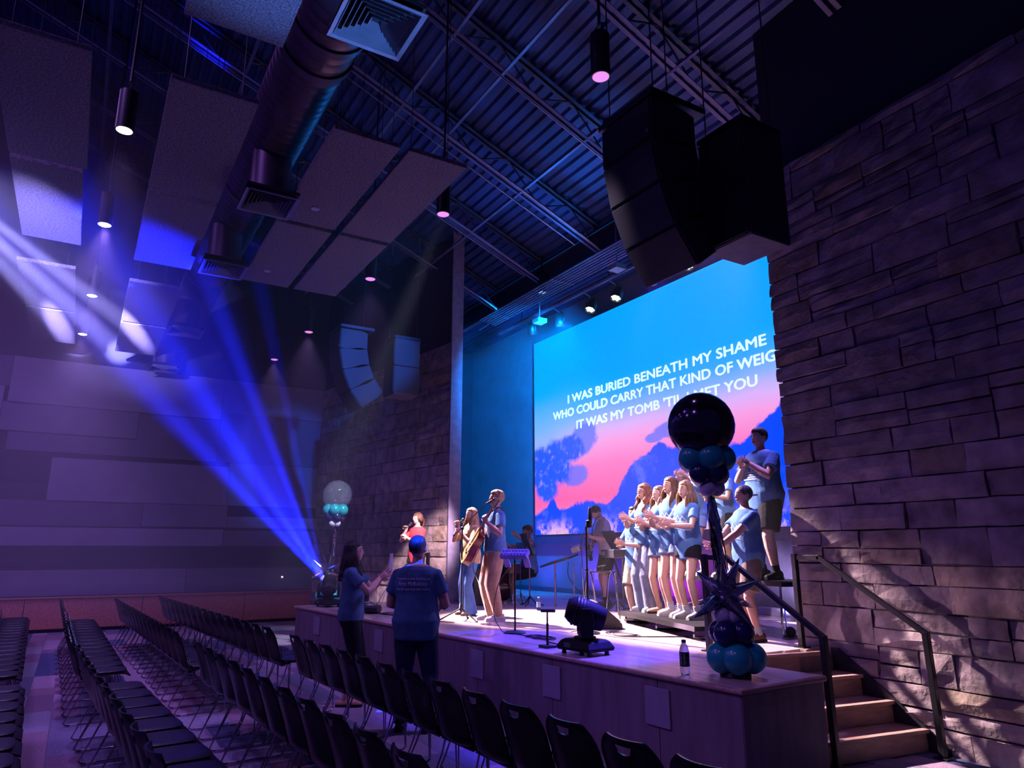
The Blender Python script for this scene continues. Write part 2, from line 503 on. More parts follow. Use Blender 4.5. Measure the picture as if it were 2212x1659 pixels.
# ---- proscenium walls with stone veneer
M_STONE = mat('stone_limestone', (0.33, 0.275, 0.265), 0.85, var=0.22, vscale=5, bump=0.7, bscale=14, perobj=0.22, spec=0.25)
M_STONE_B = mat('stone_tan', (0.35, 0.28, 0.215), 0.85, var=0.25, vscale=5, bump=0.7, bscale=14, perobj=0.22, spec=0.25)
M_MORTAR = mat('mortar', (0.10, 0.085, 0.09), 0.95, var=0.2, vscale=20, bump=0.3)
def stone_wall(name, A, B, z0, z1, seed, hmin, hmax, wmin, wmax, back, label, thick=0.22):
    A, B = Vector((A[0], A[1], 0)), Vector((B[0], B[1], 0))
    d = (B - A).normalized(); L = (B - A).length
    nrm = Vector((d.y, -d.x, 0))               # towards the audience (-y)
    w = MB()
    def P(s, n, z):
        return tuple(A + d * s + nrm * n + Vector((0, 0, z)))
    zt = 9.0
    w.hexa([P(0, -thick, -.05), P(L, -thick, -.05), P(L, 0, -.05), P(0, 0, -.05), P(0, -thick, zt), P(L, -thick, zt), P(L, 0, zt), P(0, 0, zt)])
    wall = w.build(name, M_DARKWALL)
    tag(wall, label, kind='structure')
    bk = MB()
    bk.hexa([P(0.01, 0, z0), P(L - .01, 0, z0), P(L - .01, 0.03, z0), P(0.01, 0.03, z0), P(0.01, 0, z1 - .03), P(L - .01, 0, z1 - .03), P(L - .01, 0.03, z1 - .03), P(0.01, 0.03, z1 - .03)])
    bk.build('mortar_bed', M_MORTAR, wall)
    r = random.Random(seed)
    z = z0
    count = 0
    # bands of stone; each band is filled with single stones or short stacks
    while z < z1 - 0.05:
        bh = r.uniform(hmin, hmax)
        if z + bh > z1 - hmin * 0.6:
            bh = z1 - z
        s = -0.03
        while s < L - 0.02:
            ww = r.uniform(wmin, wmax)
            if s + ww > L - wmin * 0.6:
                ww = L + 0.02 - s
            cells = [(z, z + bh)]
            if bh > hmin * 1.55 and r.random() < 0.6:
                c = z + bh * r.uniform(0.38, 0.62)
                cells = [(z, c), (c, z + bh)]
            for (a, b) in cells:
                g_ = 0.007
                n0, n1 = 0.02, r.uniform(0.060, 0.090)
                m = MB()
                k = 0.02
                nx, nz = (4 if ww > .45 else 3), 3
                def jit(v): return r.uniform(-v, v)
                x0, x1, y0, y1 = s + g_, s + ww - g_, a + g_, b - g_
                back_v = [P(x0, n0, y0), P(x1, n0, y0), P(x1, n0, y1), P(x0, n0, y1)]
                # front grid, uneven
                grid = []
                for iz in range(nz):
                    row = []
                    for ix in range(nx):
                        u, v = ix / (nx - 1), iz / (nz - 1)
                        edge = ix in (0, nx - 1) or iz in (0, nz - 1)
                        row.append(P(lerp(x0, x1, u) + (jit(.008) if edge else jit(.04)), n1 - (r.uniform(.004, .022) if edge else jit(.010)),
                                     lerp(y0, y1, v) + (jit(.006) if edge else jit(.02))))
                    grid.append(row)
                V = back_v + [p for row in grid for p in row]
                F = []
                gi = lambda ix, iz: 4 + iz * nx + ix
                for iz in range(nz - 1):
                    for ix in range(nx - 1):
                        F.append((gi(ix, iz), gi(ix + 1, iz), gi(ix + 1, iz + 1), gi(ix, iz + 1)))
                F.append(tuple([0, 1] + [gi(ix, 0) for ix in range(nx - 1, -1, -1)]))
                F.append(tuple([2, 3] + [gi(ix, nz - 1) for ix in range(nx)]))
                F.append(tuple([1, 2] + [gi(nx - 1, iz) for iz in range(nz - 1, -1, -1)]))
                F.append(tuple([3, 0] + [gi(0, iz) for iz in range(nz)]))
                m.add(V, F)
                m.build('stone', M_STONE_B if r.random() < 0.15 else M_STONE, wall)
                count += 1
            s += ww
        z += bh
    return wall, count
SR_A, SR_B = (-4.86, 6.33), (1.2, 6.02)
SL_A, SL_B = (-17.78, 5.07), (-12.02, 5.93)
wall_pr, c1 = stone_wall('wall_proscenium_right', SR_A, SR_B, -0.02, 5.75, 3, 0.17, 0.36, 0.28, 0.95, None, 'dark wall faced with rough limestone blocks beside the steps', 0.30)
wall_pl, c2 = stone_wall('wall_proscenium_left', SL_A, SL_B, -0.02, 5.58, 5, 0.22, 0.42, 0.35, 1.0, None, 'dark wall faced with rough stone blocks at far side of stage', 0.13)
print('stones', c1, c2)
# painted wall end beside the stage opening
m = MB(); m.box(-12.03, 5.84, 0, -11.99, 6.08, 9.0)
m.build('wall_end_left', mat('wall_end_paint', (0.22, 0.20, 0.30), 0.7)); tag(bpy.data.objects['wall_end_left'], 'pale painted end of the proscenium wall', kind='structure')
# ---- stage house
w = MB(); w.box(-18.0, 9.36, -0.05, 2.5, 9.5, 8.0)
wall_back = w.build('wall_back', M_BACKWALL); tag(wall_back, 'violet lit back wall of the stage', kind='structure')
for xj in (-13.6, -11.2, -8.8, -6.4):
    m = MB(); m.box(xj - .006, 9.352, HS, xj + .006, 9.362, 1.9)
m = MB(); m.box(-17.9, 9.34, HS, -5, 9.362, HS + .1)
tag(m.build('baseboard_back', mat('dark_violet_base', (0.06, 0.05, 0.10), 0.6)), 'dark base strip along the stage back wall', kind='structure')
w = MB(); w.box(-4.4, 6.5, -0.05, -4.2, 9.4, 8.0)
tag(w.build('wall_stage_right', M_DARKWALL), 'dark side wall of the stage house', kind='structure')
# wall outlets low on the back wall
for i, (px_, c_) in enumerate(((-12.15, 'paint'), (-11.55, 'frame'))):
    m = MB(); m.box(px_ - .07, 9.345, 1.02, px_ + .07, 9.362, 1.24)
    if i: m.box(px_ - .03, 9.335, 1.06, px_ + .03, 9.35, 1.2)
    o = m.build('outlet_plate', mat('outlet_lilac', (0.30, 0.26, 0.42), 0.4), bevel=.006)
    tag(o, ('square outlet plate low on the violet back wall, behind the chrome stand', 'outlet plate with raised insert on the back wall beside its plain twin')[i], 'outlet', 'outlet plates on the back wall')
# ================================================================== STAGE
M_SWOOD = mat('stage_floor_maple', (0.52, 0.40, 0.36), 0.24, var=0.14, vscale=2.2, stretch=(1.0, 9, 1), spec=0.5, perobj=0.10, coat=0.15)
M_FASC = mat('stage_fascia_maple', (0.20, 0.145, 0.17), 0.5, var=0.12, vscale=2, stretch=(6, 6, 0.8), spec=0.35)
M_STEPW = mat('step_maple', (0.40, 0.25, 0.20), 0.4, var=0.14, vscale=3, stretch=(9, 1, 9), spec=0.4)
M_PLATE = mat('access_plate_paint', (0.275, 0.245, 0.31), 0.5, var=0.05)
M_BLACK = mat('black_powder_coat', (0.012, 0.012, 0.016), 0.38, var=0.1, spec=0.45)
M_DARK = mat('satin_black_plastic', (0.016, 0.016, 0.02), 0.45, var=0.1)
SF, SN = Vector((-12.60, 3.33, 0)), Vector((-3.58, 3.94, 0))
sd = (SN - SF).normalized(); sn_ = Vector((-sd.y, sd.x, 0)); SL = (SN - SF).length
def S(s, t, z=0.0):
    return tuple(SF + sd * s + sn_ * t + Vector((0, 0, z)))
stage = empty('stage', (0, 0, 0))
tag(stage, 'low wooden platform stage with a maple floor and panelled front', 'stage')
body = MB()
body.prism([S(0.03, 0.03)[:2], S(SL - .03, .03)[:2], S(SL - .03, .93)[:2], (-4.68, 4.98), (-4.50, 6.06), (-4.5, 9.35), (-17.7, 9.35), (-17.7, 6.6), (-13.2, 5.95), (-12.72, 5.5)], 0.0, HS - .03, 'z')
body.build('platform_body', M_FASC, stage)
# floor boards
r = random.Random(5)
t = 0.0
pw = 0.235
boards = 0
while t < 5.9:
    s0 = 0.0 if t < 2.15 else (-4.6 if t > 2.7 else 0.2)
    s1 = SL if t < 0.9 - pw * .5 else (SL - 1.06 + 0.1 * (t - .9) if t < 2.0 else SL - 0.9)
    if t > 2.7:
        s0, s1 = -4.6, SL - 0.95
    s = s0
    first = True
    while s < s1 - 0.01:
        ln = r.uniform(1.5, 2.9) * (0.5 + 0.5 * r.random() if first else 1)
        first = False
        e = min(s + ln, s1)
        if s1 - e < 0.6:
            e = s1
        m = MB()
        g_ = 0.0015
        m.hexa([S(s + g_, t + g_, HS - .03), S(e - g_, t + g_, HS - .03), S(e - g_, t + pw - g_, HS - .03), S(s + g_, t + pw - g_, HS - .03),
                S(s + g_, t + g_, HS), S(e - g_, t + g_, HS), S(e - g_, t + pw - g_, HS), S(s + g_, t + pw - g_, HS)])
        m.build('floor_board', M_SWOOD, stage)
        boards += 1
        s = e
    t += pw
print('boards', boards)
# rounded nosing along the front and the near end
ns = MB()
ns.tube([S(-.03, -.012, HS - .02), S(SL + .012, -.012, HS - .02), S(SL + .012, .95, HS - .02)], 0.022, 10)
ns.build('nosing', M_STEPW, stage, smooth=True)
ns = MB(); ns.tube([(-4.66, 4.98, HS - .02), (-4.48, 6.07, HS - .02)], 0.022, 10)
ns.build('nosing', M_STEPW, stage, smooth=True)
# fascia panels with shadow joints, access plates on the joints
sx = lambda x: (x - SF.x) / sd.x
joints = [0.0] + [sx(x) for x in (-11.55, -10.35, -9.27, -8.07, -6.87, -5.62, -4.34)] + [SL]
for a, b in zip(joints[:-1], joints[1:]):
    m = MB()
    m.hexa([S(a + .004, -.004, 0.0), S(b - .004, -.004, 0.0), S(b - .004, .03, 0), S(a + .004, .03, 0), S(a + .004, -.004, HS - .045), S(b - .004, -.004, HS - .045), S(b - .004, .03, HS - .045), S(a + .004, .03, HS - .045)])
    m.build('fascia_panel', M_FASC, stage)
m = MB()
m.hexa([S(SL - .03, 0, 0), S(SL + .004, 0, 0), S(SL + .004, .93, 0), S(SL - .03, .93, 0), S(SL - .03, 0, HS - .045), S(SL + .004, 0, HS - .045), S(SL + .004, .93, HS - .045), S(SL - .03, .93, HS - .045)])
m.build('end_panel', M_FASC, stage)
for x in (-11.55, -9.27, -6.87, -5.62, -4.34):
    c = sx(x)
    m = MB()
    m.hexa([S(c - .125, -.02, .33), S(c + .125, -.02, .33), S(c + .125, -.003, .33), S(c - .125, -.003, .33), S(c - .125, -.02, .60), S(c + .125, -.02, .60), S(c + .125, -.003, .60), S(c - .125, -.003, .60)])
    tag(m.build('access_plate', M_PLATE, stage, bevel=.004), 'pale square access plate')

# ---- steps down beside the stone wall
steps = empty('stage_steps', (-4.5, 5.6, 0))
tag(steps, 'wooden steps going down from the stage along the stone wall', 'steps')
def stp(name, m_, x0, x1, z0, z1, tilt=True, mtl=None):
    m = MB()
    k = 0.16 / 1.1
    y0, y1 = 4.90, 6.20
    def q(x, y, z): return (x + (y - 5.0) * k + 4.5, y - 5.6, z)
    m.hexa([q(x0, y0, z0), q(x1, y0, z0), q(x1, y1, z0), q(x0, y1, z0), q(x0, y0, z1), q(x1, y0, z1), q(x1, y1, z1), q(x0, y1, z1)])
    return m.build(name, m_, steps, bevel=.004)
ex = [-4.66, -4.39, -4.12, -3.85]
for i in range(4):
    z = HS - 0.175 * i
    if i:
        stp('tread', M_STEPW, ex[i - 1] - .02, ex[i] + .025, z - .03, z)
    stp('riser', M_STEPW, ex[i] - .03, ex[i], max(0, z - .175), z - .03)
skm = MB()
yw = 6.185
pl = [(-4.50, HS + .02), (-4.42, HS + .02), (-3.50, 0.06), (-3.50, 0), (-4.5, 0)]
skm.prism([(a + 4.5, b) for a, b in pl], yw - 5.6, yw - 5.6 + .02, 'y')
tag(skm.build('skirt_board', M_DARK, steps), 'dark skirt board against the stone')

# ---- hand rails
def hand_rail(loc_y, x_off, label):
    root = empty('hand_rail', (-5.0 + x_off, loc_y, HS))
    tag(root, label, 'hand rail', 'black steel hand rails at the steps')
    def bar(pts, nm, w=0.045, d=0.035):
        m = MB()
        for a, b in zip(pts[:-1], pts[1:]):
            a, b = Vector(a), Vector(b)
            t = (b - a).normalized()
            u = Vector((0, 1, 0)); v = t.cross(u).normalized()
            q = []
            for p in (a - t * .012, b + t * .012):
                q += [p - u * d / 2 - v * w / 2, p + u * d / 2 - v * w / 2, p + u * d / 2 + v * w / 2, p - u * d / 2 + v * w / 2]
            m.hexa(q)
        return m.build(nm, M_BLACK, root, bevel=.004)
    bar([(0, 0, 0), (0, 0, .86)], 'post', .05, .05)
    bar([(0, 0, .84), (.27, 0, .84), (1.21, 0, .24)], 'top_rail')
    bar([(1.21, 0, .24), (1.23, 0, -HS)], 'post', .05, .05)
    m = MB(); m.cbox((0, 0, .006), (.11, .11, .012)); m.build('foot_plate', M_BLACK, root)
    m = MB(); m.cbox((1.23, 0, -HS + .006), (.11, .11, .012)); m.build('foot_plate', M_BLACK, root)
    return root
hand_rail(5.13, 0.0, 'black steel hand rail on the stage side of the steps, behind the dark balloons')
hand_rail(6.08, 0.27, 'black steel hand rail mounted close to the rough stone wall')

# ================================================================== LED SCREEN
SX0, SX1, SZ0, SZ1 = -14.28, -5.92, 1.96, 6.61
screen = empty('led_screen', (-10.1, 9.25, SZ0))
tag(screen, 'large LED video wall showing song words over blue and pink clouds', 'screen')
m = MB(); m.box(SX0 + 10.1 - .01, -.03, -.02, SX1 + 10.1 + .01, .09, SZ1 - SZ0 + .01)
m.build('screen_housing', M_DARK, screen)
def screen_material():
    m = bpy.data.materials.new('cloud_picture')
    m.use_nodes = True
    nt = m.node_tree
    nt.nodes.clear()
    N = nt.nodes.new
    L = nt.links.new
    out = N('ShaderNodeOutputMaterial')
    em = N('ShaderNodeEmission')
    L(em.outputs[0], out.inputs[0])
    tc = N('ShaderNodeTexCoord')
    sep = N('ShaderNodeSeparateXYZ')
    L(tc.outputs['Object'], sep.inputs[0])
    def mth(op, a, b=None, c=None):
        n = N('ShaderNodeMath'); n.operation = op
        for i, x in enumerate((a, b, c)):
            if x is None: continue
            if isinstance(x, (int, float)): n.inputs[i].default_value = x
            else: L(x, n.inputs[i])
        return n.outputs[0]
    u = mth('DIVIDE', mth('ADD', sep.outputs[0], 4.18), 8.36)
    v = mth('DIVIDE', sep.outputs[2], 4.65)
    def nz(scale, det, off=0.0, rough=0.6):
        n = N('ShaderNodeTexNoise'); n.inputs['Scale'].default_value = scale; n.inputs['Detail'].default_value = det
        n.inputs['Roughness'].default_value = rough
        mp = N('ShaderNodeMapping'); mp.inputs['Location'].default_value = (off, off * .7, off * 1.3)
        L(tc.outputs['Object'], mp.inputs['Vector']); L(mp.outputs[0], n.inputs['Vector'])
        return n.outputs['Fac']
    n1, n2, n3 = nz(1.6, 7, 3.1, .68), nz(5, 6, 9.2, .65), nz(0.9, 5, 17.0, .6)
    j = mth('ADD', mth('MULTIPLY', mth('SUBTRACT', n1, .5), .16), mth('MULTIPLY', mth('SUBTRACT', n2, .5), .07))
    fc = N('ShaderNodeFloatCurve')
    L(u, fc.inputs['Value'])
    cv = fc.mapping.curves[0]
    pts = [(0.0, .105), (.058, .128), (.088, .172), (.122, .122), (.242, .147), (.32, .123), (.358, .163), (.387, .217), (.424, .277), (.464, .301), (.502, .343),
           (.523, .363), (.545, .333), (.601, .316), (.669, .30), (.766, .322), (.792, .358), (.816, .377), (.839, .395), (.86, .422), (1.0, .45)]
    cv.points[0].location = pts[0]; cv.points[1].location = pts[-1]
    for p in pts[1:-1]:
        cv.points.new(*p)
    fc.mapping.update()
    def step(x, a, b):
        n = N('ShaderNodeMapRange'); n.interpolation_type = 'SMOOTHSTEP'
        n.inputs['From Min'].default_value = a; n.inputs['From Max'].default_value = b
        L(x, n.inputs['Value'])
        return n.outputs[0]
    main = step(mth('SUBTRACT', mth('ADD', fc.outputs[0], mth('MULTIPLY', j, .55)), v), -.006, .010)
    def blob(u0, v0, a, b):
        d = mth('ADD', mth('POWER', mth('DIVIDE', mth('SUBTRACT', u, u0), a), 2.0), mth('POWER', mth('DIVIDE', mth('SUBTRACT', v, v0), b), 2.0))
        return step(mth('ADD', mth('SQRT', d), mth('MULTIPLY', j, 5.5)), 1.15, .8)
    def mx_(ls):
        o = ls[0]
        for q in ls[1:]: o = mth('MAXIMUM', o, q)
        return o
    left = mx_([blob(.03, .33, .08, .11), blob(.11, .34, .075, .12), blob(.175, .40, .06, .07), blob(.06, .22, .06, .06)])
    peri = mx_([blob(.235, .44, .055, .075), blob(.19, .27, .06, .05), blob(.578, .395, .075, .032), blob(.635, .445, .045, .045), blob(.50, .375, .03, .02)])
    def mix(f, a, b):
        n = N('ShaderNodeMix'); n.data_type = 'RGBA'
        if isinstance(f, (int, float)): n.inputs[0].default_value = f
        else: L(f, n.inputs[0])
        for i, x in ((6, a), (7, b)):
            if isinstance(x, tuple): n.inputs[i].default_value = (*x, 1)
            else: L(x, n.inputs[i])
        return n.outputs[2]
    ramp = N('ShaderNodeValToRGB')
    L(mth('ADD', v, mth('MULTIPLY', mth('SUBTRACT', n3, .5), .05)), ramp.inputs[0])
    e = ramp.color_ramp.elements
    e[0].position, e[0].color = 0.0, (1.0, .30, .55, 1)
    e[1].position, e[1].color = 0.68, (0.0, .385, 1.25, 1)
    for p, c in ((.16, (1.0, .14, .45)), (.30, (1.0, .22, .60)), (.40, (.95, .36, .80)), (.46, (.72, .46, 1.0)), (.53, (.26, .45, 1.1)), (.60, (.04, .40, 1.2))):
        x = e.new(p); x.color = (*c, 1)
    sky = ramp.outputs[0]
    # the left third of the sky stays paler and bluer
    pale = mth('MULTIPLY', mth('MULTIPLY', step(u, .34, .02), step(v, .30, .42)), step(v, .72, .54))
    sky = mix(mth('MULTIPLY', pale, .75), sky, (.16, .46, 1.1))
    wis = step(n2, .50, .75)
    cl_l = mix(mth('MULTIPLY', wis, .75), (.02, .10, 1.1), (.45, .42, 1.0))
    cl_m = mix(mth('MULTIPLY', step(n1, .52, .72), .55), (0.0, .065, 1.15), (.22, .27, 1.05))
    low = mth('MULTIPLY', step(v, .09, .01), step(n1, .46, .60))
    cl_m = mix(mth('MULTIPLY', low, .9), cl_m, (.95, .52, .78))
    c = mix(mth('MULTIPLY', peri, .85), sky, (.10, .17, 1.05))
    c = mix(left, c, cl_l)
    c = mix(main, c, cl_m)
    # fine pixel rows of the LED wall
    w = N('ShaderNodeTexWave'); w.wave_type = 'BANDS'; w.bands_direction = 'Z'; w.inputs['Scale'].default_value = 30
    L(tc.outputs['Object'], w.inputs['Vector'])
    L(c, em.inputs[0])
    L(mth('ADD', 1.0, mth('MULTIPLY', w.outputs['Fac'], .05)), em.inputs[1])
    return m
m = MB(); m.add([(SX0 + 10.1, -.034, 0), (SX1 + 10.1, -.034, 0), (SX1 + 10.1, -.034, SZ1 - SZ0), (SX0 + 10.1, -.034, SZ1 - SZ0)], [(0, 1, 2, 3)])
m.build('screen_picture', screen_material(), screen)
M_WORD = mat('lit_words', (0.8, 0.95, 1.0), 0.5, emit=(0.74, 0.98, 1.0), estr=1.0)
M_WSHAD = mat('word_shade', (0.02, 0.05, 0.12), 0.5, emit=(0.05, 0.26, 0.62), estr=0.8)
def words(txt, x0, x1, z, parent, name, capz, m_, off=.010, dy=-.040, rotx=PI / 2):
    cu = bpy.data.curves.new(name, 'FONT')
    cu.body = txt
    cu.size = capz / 0.69
    cu.resolution_u = 3
    o = bpy.data.objects.new(name, cu)
    COL.objects.link(o)
    bpy.context.view_layer.update()
    w = o.dimensions.x
    me = bpy.data.meshes.new_from_object(o.evaluated_get(bpy.context.evaluated_depsgraph_get()))
    bpy.data.objects.remove(o)
    xs = [q.co.x for q in me.vertices]
    a, b = min(xs), max(xs)
    k = (x1 - x0 - 2 * off) / (b - a)
    # one part for each word: islands are sorted into words by the gaps between them
    bm = bmesh.new(); bm.from_mesh(me)
    seen, isl = set(), []
    for v0 in bm.verts:
        if v0 in seen: continue
        st, comp = [v0], []
        seen.add(v0)
        while st:
            v = st.pop(); comp.append(v)
            for e in v.link_edges:
                w2 = e.other_vert(v)
                if w2 not in seen: seen.add(w2); st.append(w2)
        isl.append(comp)
    isl.sort(key=lambda c: min(v.co.x for v in c))
    groups, edge = [], -9.0
    for c in isl:
        lo, hi = min(v.co.x for v in c), max(v.co.x for v in c)
        if lo - edge > cu.size * .155: groups.append([])
        groups[-1].append(c); edge = max(edge, hi)
    outs = []
    for gr in groups:
        vs2 = [v for c in gr for v in c]
        idx = {v: i for i, v in enumerate(vs2)}
        fs2 = [tuple(idx[v] for v in f.verts) for f in bm.faces if f.verts[0] in idx]
        V, F = [], []
        for j, (ox, oz) in enumerate(((0, 0), (-off, 0), (off, 0), (0, off * .7), (0, -off * .7))):
            nV = len(V)
            V += [((v.co.x - a) * k + off + ox, v.co.y + oz, .0004 * j) for v in vs2]
            F += [tuple(i + nV for i in f) for f in fs2]
        m2 = bpy.data.meshes.new(name); m2.from_pydata(V, [], F); m2.materials.append(m_)
        o = bpy.data.objects.new(name, m2); COL.objects.link(o)
        o.parent = parent; o.location = (x0, dy, z); o.rotation_euler = (rotx, 0, 0)
        outs.append(o)
    bm.free()
    return outs
for (tx, a, b, z) in (('I WAS BURIED BENEATH MY SHAME', -12.87, -7.33, 4.855), ('WHO COULD CARRY THAT KIND OF WEIGHT', -13.47, -6.73, 4.555), ("IT WAS MY TOMB 'TIL I MET YOU", -12.56, -7.57, 4.225)):
    wl = words(tx, a + 10.1, b + 10.1, z - SZ0, screen, 'song_word', .178, M_WORD)
m = MB(); m.box(SX0 + 10.1, -.02, -.20, SX1 + 10.1, .08, -.02)
m.build('lower_rail', mat('screen_rail', (0.05, 0.035, 0.09), 0.5), screen)
# pale cloth panel below the screen near the stone wall
pc = MB()
ns_ = 26
top, bot = [], []
for i in range(ns_ + 1):
    x = -8.2 + 2.9 * i / ns_
    top.append((x, 9.28 + .02 * math.sin(i * 1.9), 1.9)); bot.append((x, 9.28 + .03 * math.sin(i * 1.9 + .4), HS + .01))
pc.add(top + bot, [(i, i + 1, ns_ + 2 + i, ns_ + 1 + i) for i in range(ns_)])
o = pc.build('stage_drape', mat('lilac_cloth', (0.55, 0.52, 0.72), 0.9, var=0.06), smooth=True)
sm = o.modifiers.new('thick', 'SOLIDIFY'); sm.thickness = .006
tag(o, 'pale lilac drape hanging below the screen behind the choir', 'drape')
# ================================================================== HUNG FROM THE ROOF
M_CLOUD = mat('mineral_wool_cloud', (0.27, 0.24, 0.31), 0.95, var=0.28, vscale=55, bump=1.0, bscale=150, spec=0.1)
M_ROD = mat('black_hanger_rod', (0.02, 0.02, 0.03), 0.5)
M_CABLE = mat('black_cable', (0.012, 0.012, 0.018), 0.5)
CLOUDS = [((-5.27, .24, -3.05, .98), 'speckled acoustic ceiling panel at the top edge, beside the bright square vent'),
          ((-8.37, .24, -6.15, .98), 'speckled acoustic ceiling panel beyond the round duct, on its wall side'),
          ((-10.77, .24, -8.47, .98), 'speckled acoustic ceiling panel below the duct-side one, second from the hall end'),
          ((-13.95, .24, -11.70, .98), 'blue lit acoustic ceiling panel in the light beams, near the wall end of the duct'),
          ((-16.25, .24, -14.05, .98), 'blue lit acoustic ceiling panel farthest down the duct row'),
          ((-8.39, 1.69, -6.16, 2.38), 'acoustic ceiling panel of the central four, beside the duct and nearest'),
          ((-10.77, 1.69, -8.49, 2.38), 'acoustic ceiling panel of the central four, beside the duct and farther'),
          ((-8.39, 2.47, -6.16, 3.14), 'acoustic ceiling panel of the central four, with the hanging lamp at its corner'),
          ((-10.77, 2.47, -8.49, 3.14), 'acoustic ceiling panel of the central four, farther one on the stage side'),
          ((-8.30, -1.06, -6.12, -.36), 'hazy acoustic ceiling panel at the picture edge, nearest of its row'),
          ((-10.60, -1.06, -8.40, -.40), 'hazy acoustic ceiling panel at the picture edge, second of its row'),
          ((-13.80, -1.18, -11.60, -.46), 'brightly beam lit acoustic ceiling panel at the picture edge'),
          ((-16.1, -1.18, -13.9, -.46), 'beam lit acoustic ceiling panel at the picture edge, nearest the side wall')]
for (x0, y0, x1, y1), lab in CLOUDS:
    root = empty('acoustic_ceiling_panel', ((x0 + x1) / 2, (y0 + y1) / 2, 5.6))
    tag(root, lab, 'acoustic panel', 'hung acoustic ceiling panels')
    a, b = (x1 - x0) / 2, (y1 - y0) / 2
    m = MB(); m.box(-a, -b, 0, a, b, .05); m.build('panel_board', M_CLOUD, root, bevel=.006)
    for sx_ in (-1, 1):
        for sy_ in (-1, 1):
            zt = zchord(root.location.y + sy_ * b) + .49 - 5.6
            m = MB(); m.tube([(sx_ * (a - .25), sy_ * (b - .12), .05), (sx_ * (a - .25), sy_ * (b - .12), zt)], .004, 6)
            m.build('hanger_wire', M_ROD, root)
for x, y in ((-7.9, 2.0), (-10.2, 1.95)):
    m = MB(); m.lathe([(.015, .02), (.045, .015), (.05, 0), (.03, -.006)], n=16)
    o = m.build('sprinkler_plate', mat('white_cover', (0.55, 0.5, 0.6), 0.4), loc=(x, y, 5.585), smooth=True)
    tag(o, 'small round cover plate on the %s central ceiling panel beside the duct' % ('nearer' if x > -9 else 'farther'), 'cover plate', 'cover plates on the ceiling panels')

# ---- round duct with four square vents
M_DUCT = mat('spiral_duct_metal', (0.085, 0.06, 0.095), 0.42, 0.55, var=0.15, vscale=2)
M_DIFF = mat('vent_painted_metal', (0.26, 0.25, 0.31), 0.4, 0.3, var=0.08)
duct = empty('round_duct', (-3, 1.42, 6.25))
tag(duct, 'long dark round spiral air duct hung along the hall', 'duct')
seg = [(-2.0, -5.6), (-5.6, -8.9), (-8.9, -12.4), (-12.4, -17.0)]
for a, b in seg:
    m = MB()
    rings = []
    x = a
    while x > b:
        for dx, rr in ((0, .325), (-.10, .325), (-.112, .333), (-.124, .325)):
            if x + dx < b: continue
            rings.append([Vector((x + dx + 3, rr * math.cos(2 * PI * j / 32), rr * math.sin(2 * PI * j / 32))) for j in range(32)])
        x -= .125
    m.ring_loft(rings)
    d = m.build('duct_section', M_DUCT, duct, smooth=True)
for x in (-5.55, -5.95, -8.9, -12.4):
    m = MB()
    M_ = Matrix.Translation((x + 3, 0, 0)) @ Matrix.Rotation(PI / 2, 4, 'Y')
    m.lathe([(.325, -.05), (.352, -.045), (.352, .045), (.325, .05)], n=32, M=M_)
    m.build('joint_band', M_DUCT, duct, smooth=True)
for x in (-4.6, -7.2, -11.0, -14.0):
    m = MB(); m.tube([(x + 3, .33, 0), (x + 3, .33, zchord(1.7) - 6.25)], .012, 6)
    m.build('hanger_strap', M_ROD, duct)
VENTS = [(-4.40, 1.47, 'square louvred ceiling vent lit bright blue at the top of the picture'), (-7.70, 1.42, 'square louvred ceiling vent on a round drop beside the four central panels'),
         (-10.0, 1.32, 'square louvred ceiling vent, third along the duct, by the farther central panel'), (-13.45, 1.25, 'square louvred ceiling vent glowing blue in the light beam'),
         (-16.6, 1.2, 'faint hazy square ceiling vent close to the side wall')]
for x, y, lab in VENTS:
    root = empty('ceiling_vent', (x, y, 5.40)); tag(root, lab, 'vent', 'square vents under the duct')
    m = MB(); m.lathe([(.22, .10), (.22, .62)], n=24); m.build('drop_pipe', M_DUCT, root, smooth=True)
    m = MB(); m.lathe([(.02, .09), (.26, .09), (.22, .12), (.02, .12)], n=24); m.build('collar', M_DUCT, root, smooth=True)
    for i in range(7):
        h = .29 - i * .038
        z0, z1 = (0.0, 0.004) if i == 0 else (0.004, 0.0)
        wd = .042 if i == 0 else .010
        m = MB()
        h2 = h - wd
        zi = .055 if i else .01
        hi = h2 - (.0 if i == 0 else .018)
        V = [(-h, -h, 0), (h, -h, 0), (h, h, 0), (-h, h, 0), (-hi, -hi, zi), (hi, -hi, zi), (hi, hi, zi), (-hi, hi, zi)]
        t = .004
        V2 = [(a, b, c + t) for a, b, c in V]
        m.add(V + V2, [(0, 1, 5, 4), (1, 2, 6, 5), (2, 3, 7, 6), (3, 0, 4, 7), (8, 12, 13, 9), (9, 13, 14, 10), (10, 14, 15, 11), (11, 15, 12, 8), (0, 8, 9, 1), (1, 9, 10, 2), (2, 10, 11, 3), (3, 11, 8, 0),
                       (4, 5, 13, 12), (5, 6, 14, 13), (6, 7, 15, 14), (7, 4, 12, 15)])
        m.build('vent_frame' if i == 0 else 'louvre', M_DIFF, root)
    m = MB(); m.box(-.28, -.28, .058, .28, .28, .09); m.build('vent_box', mat('vent_inside', (0.012, 0.012, 0.02), 0.8), root)

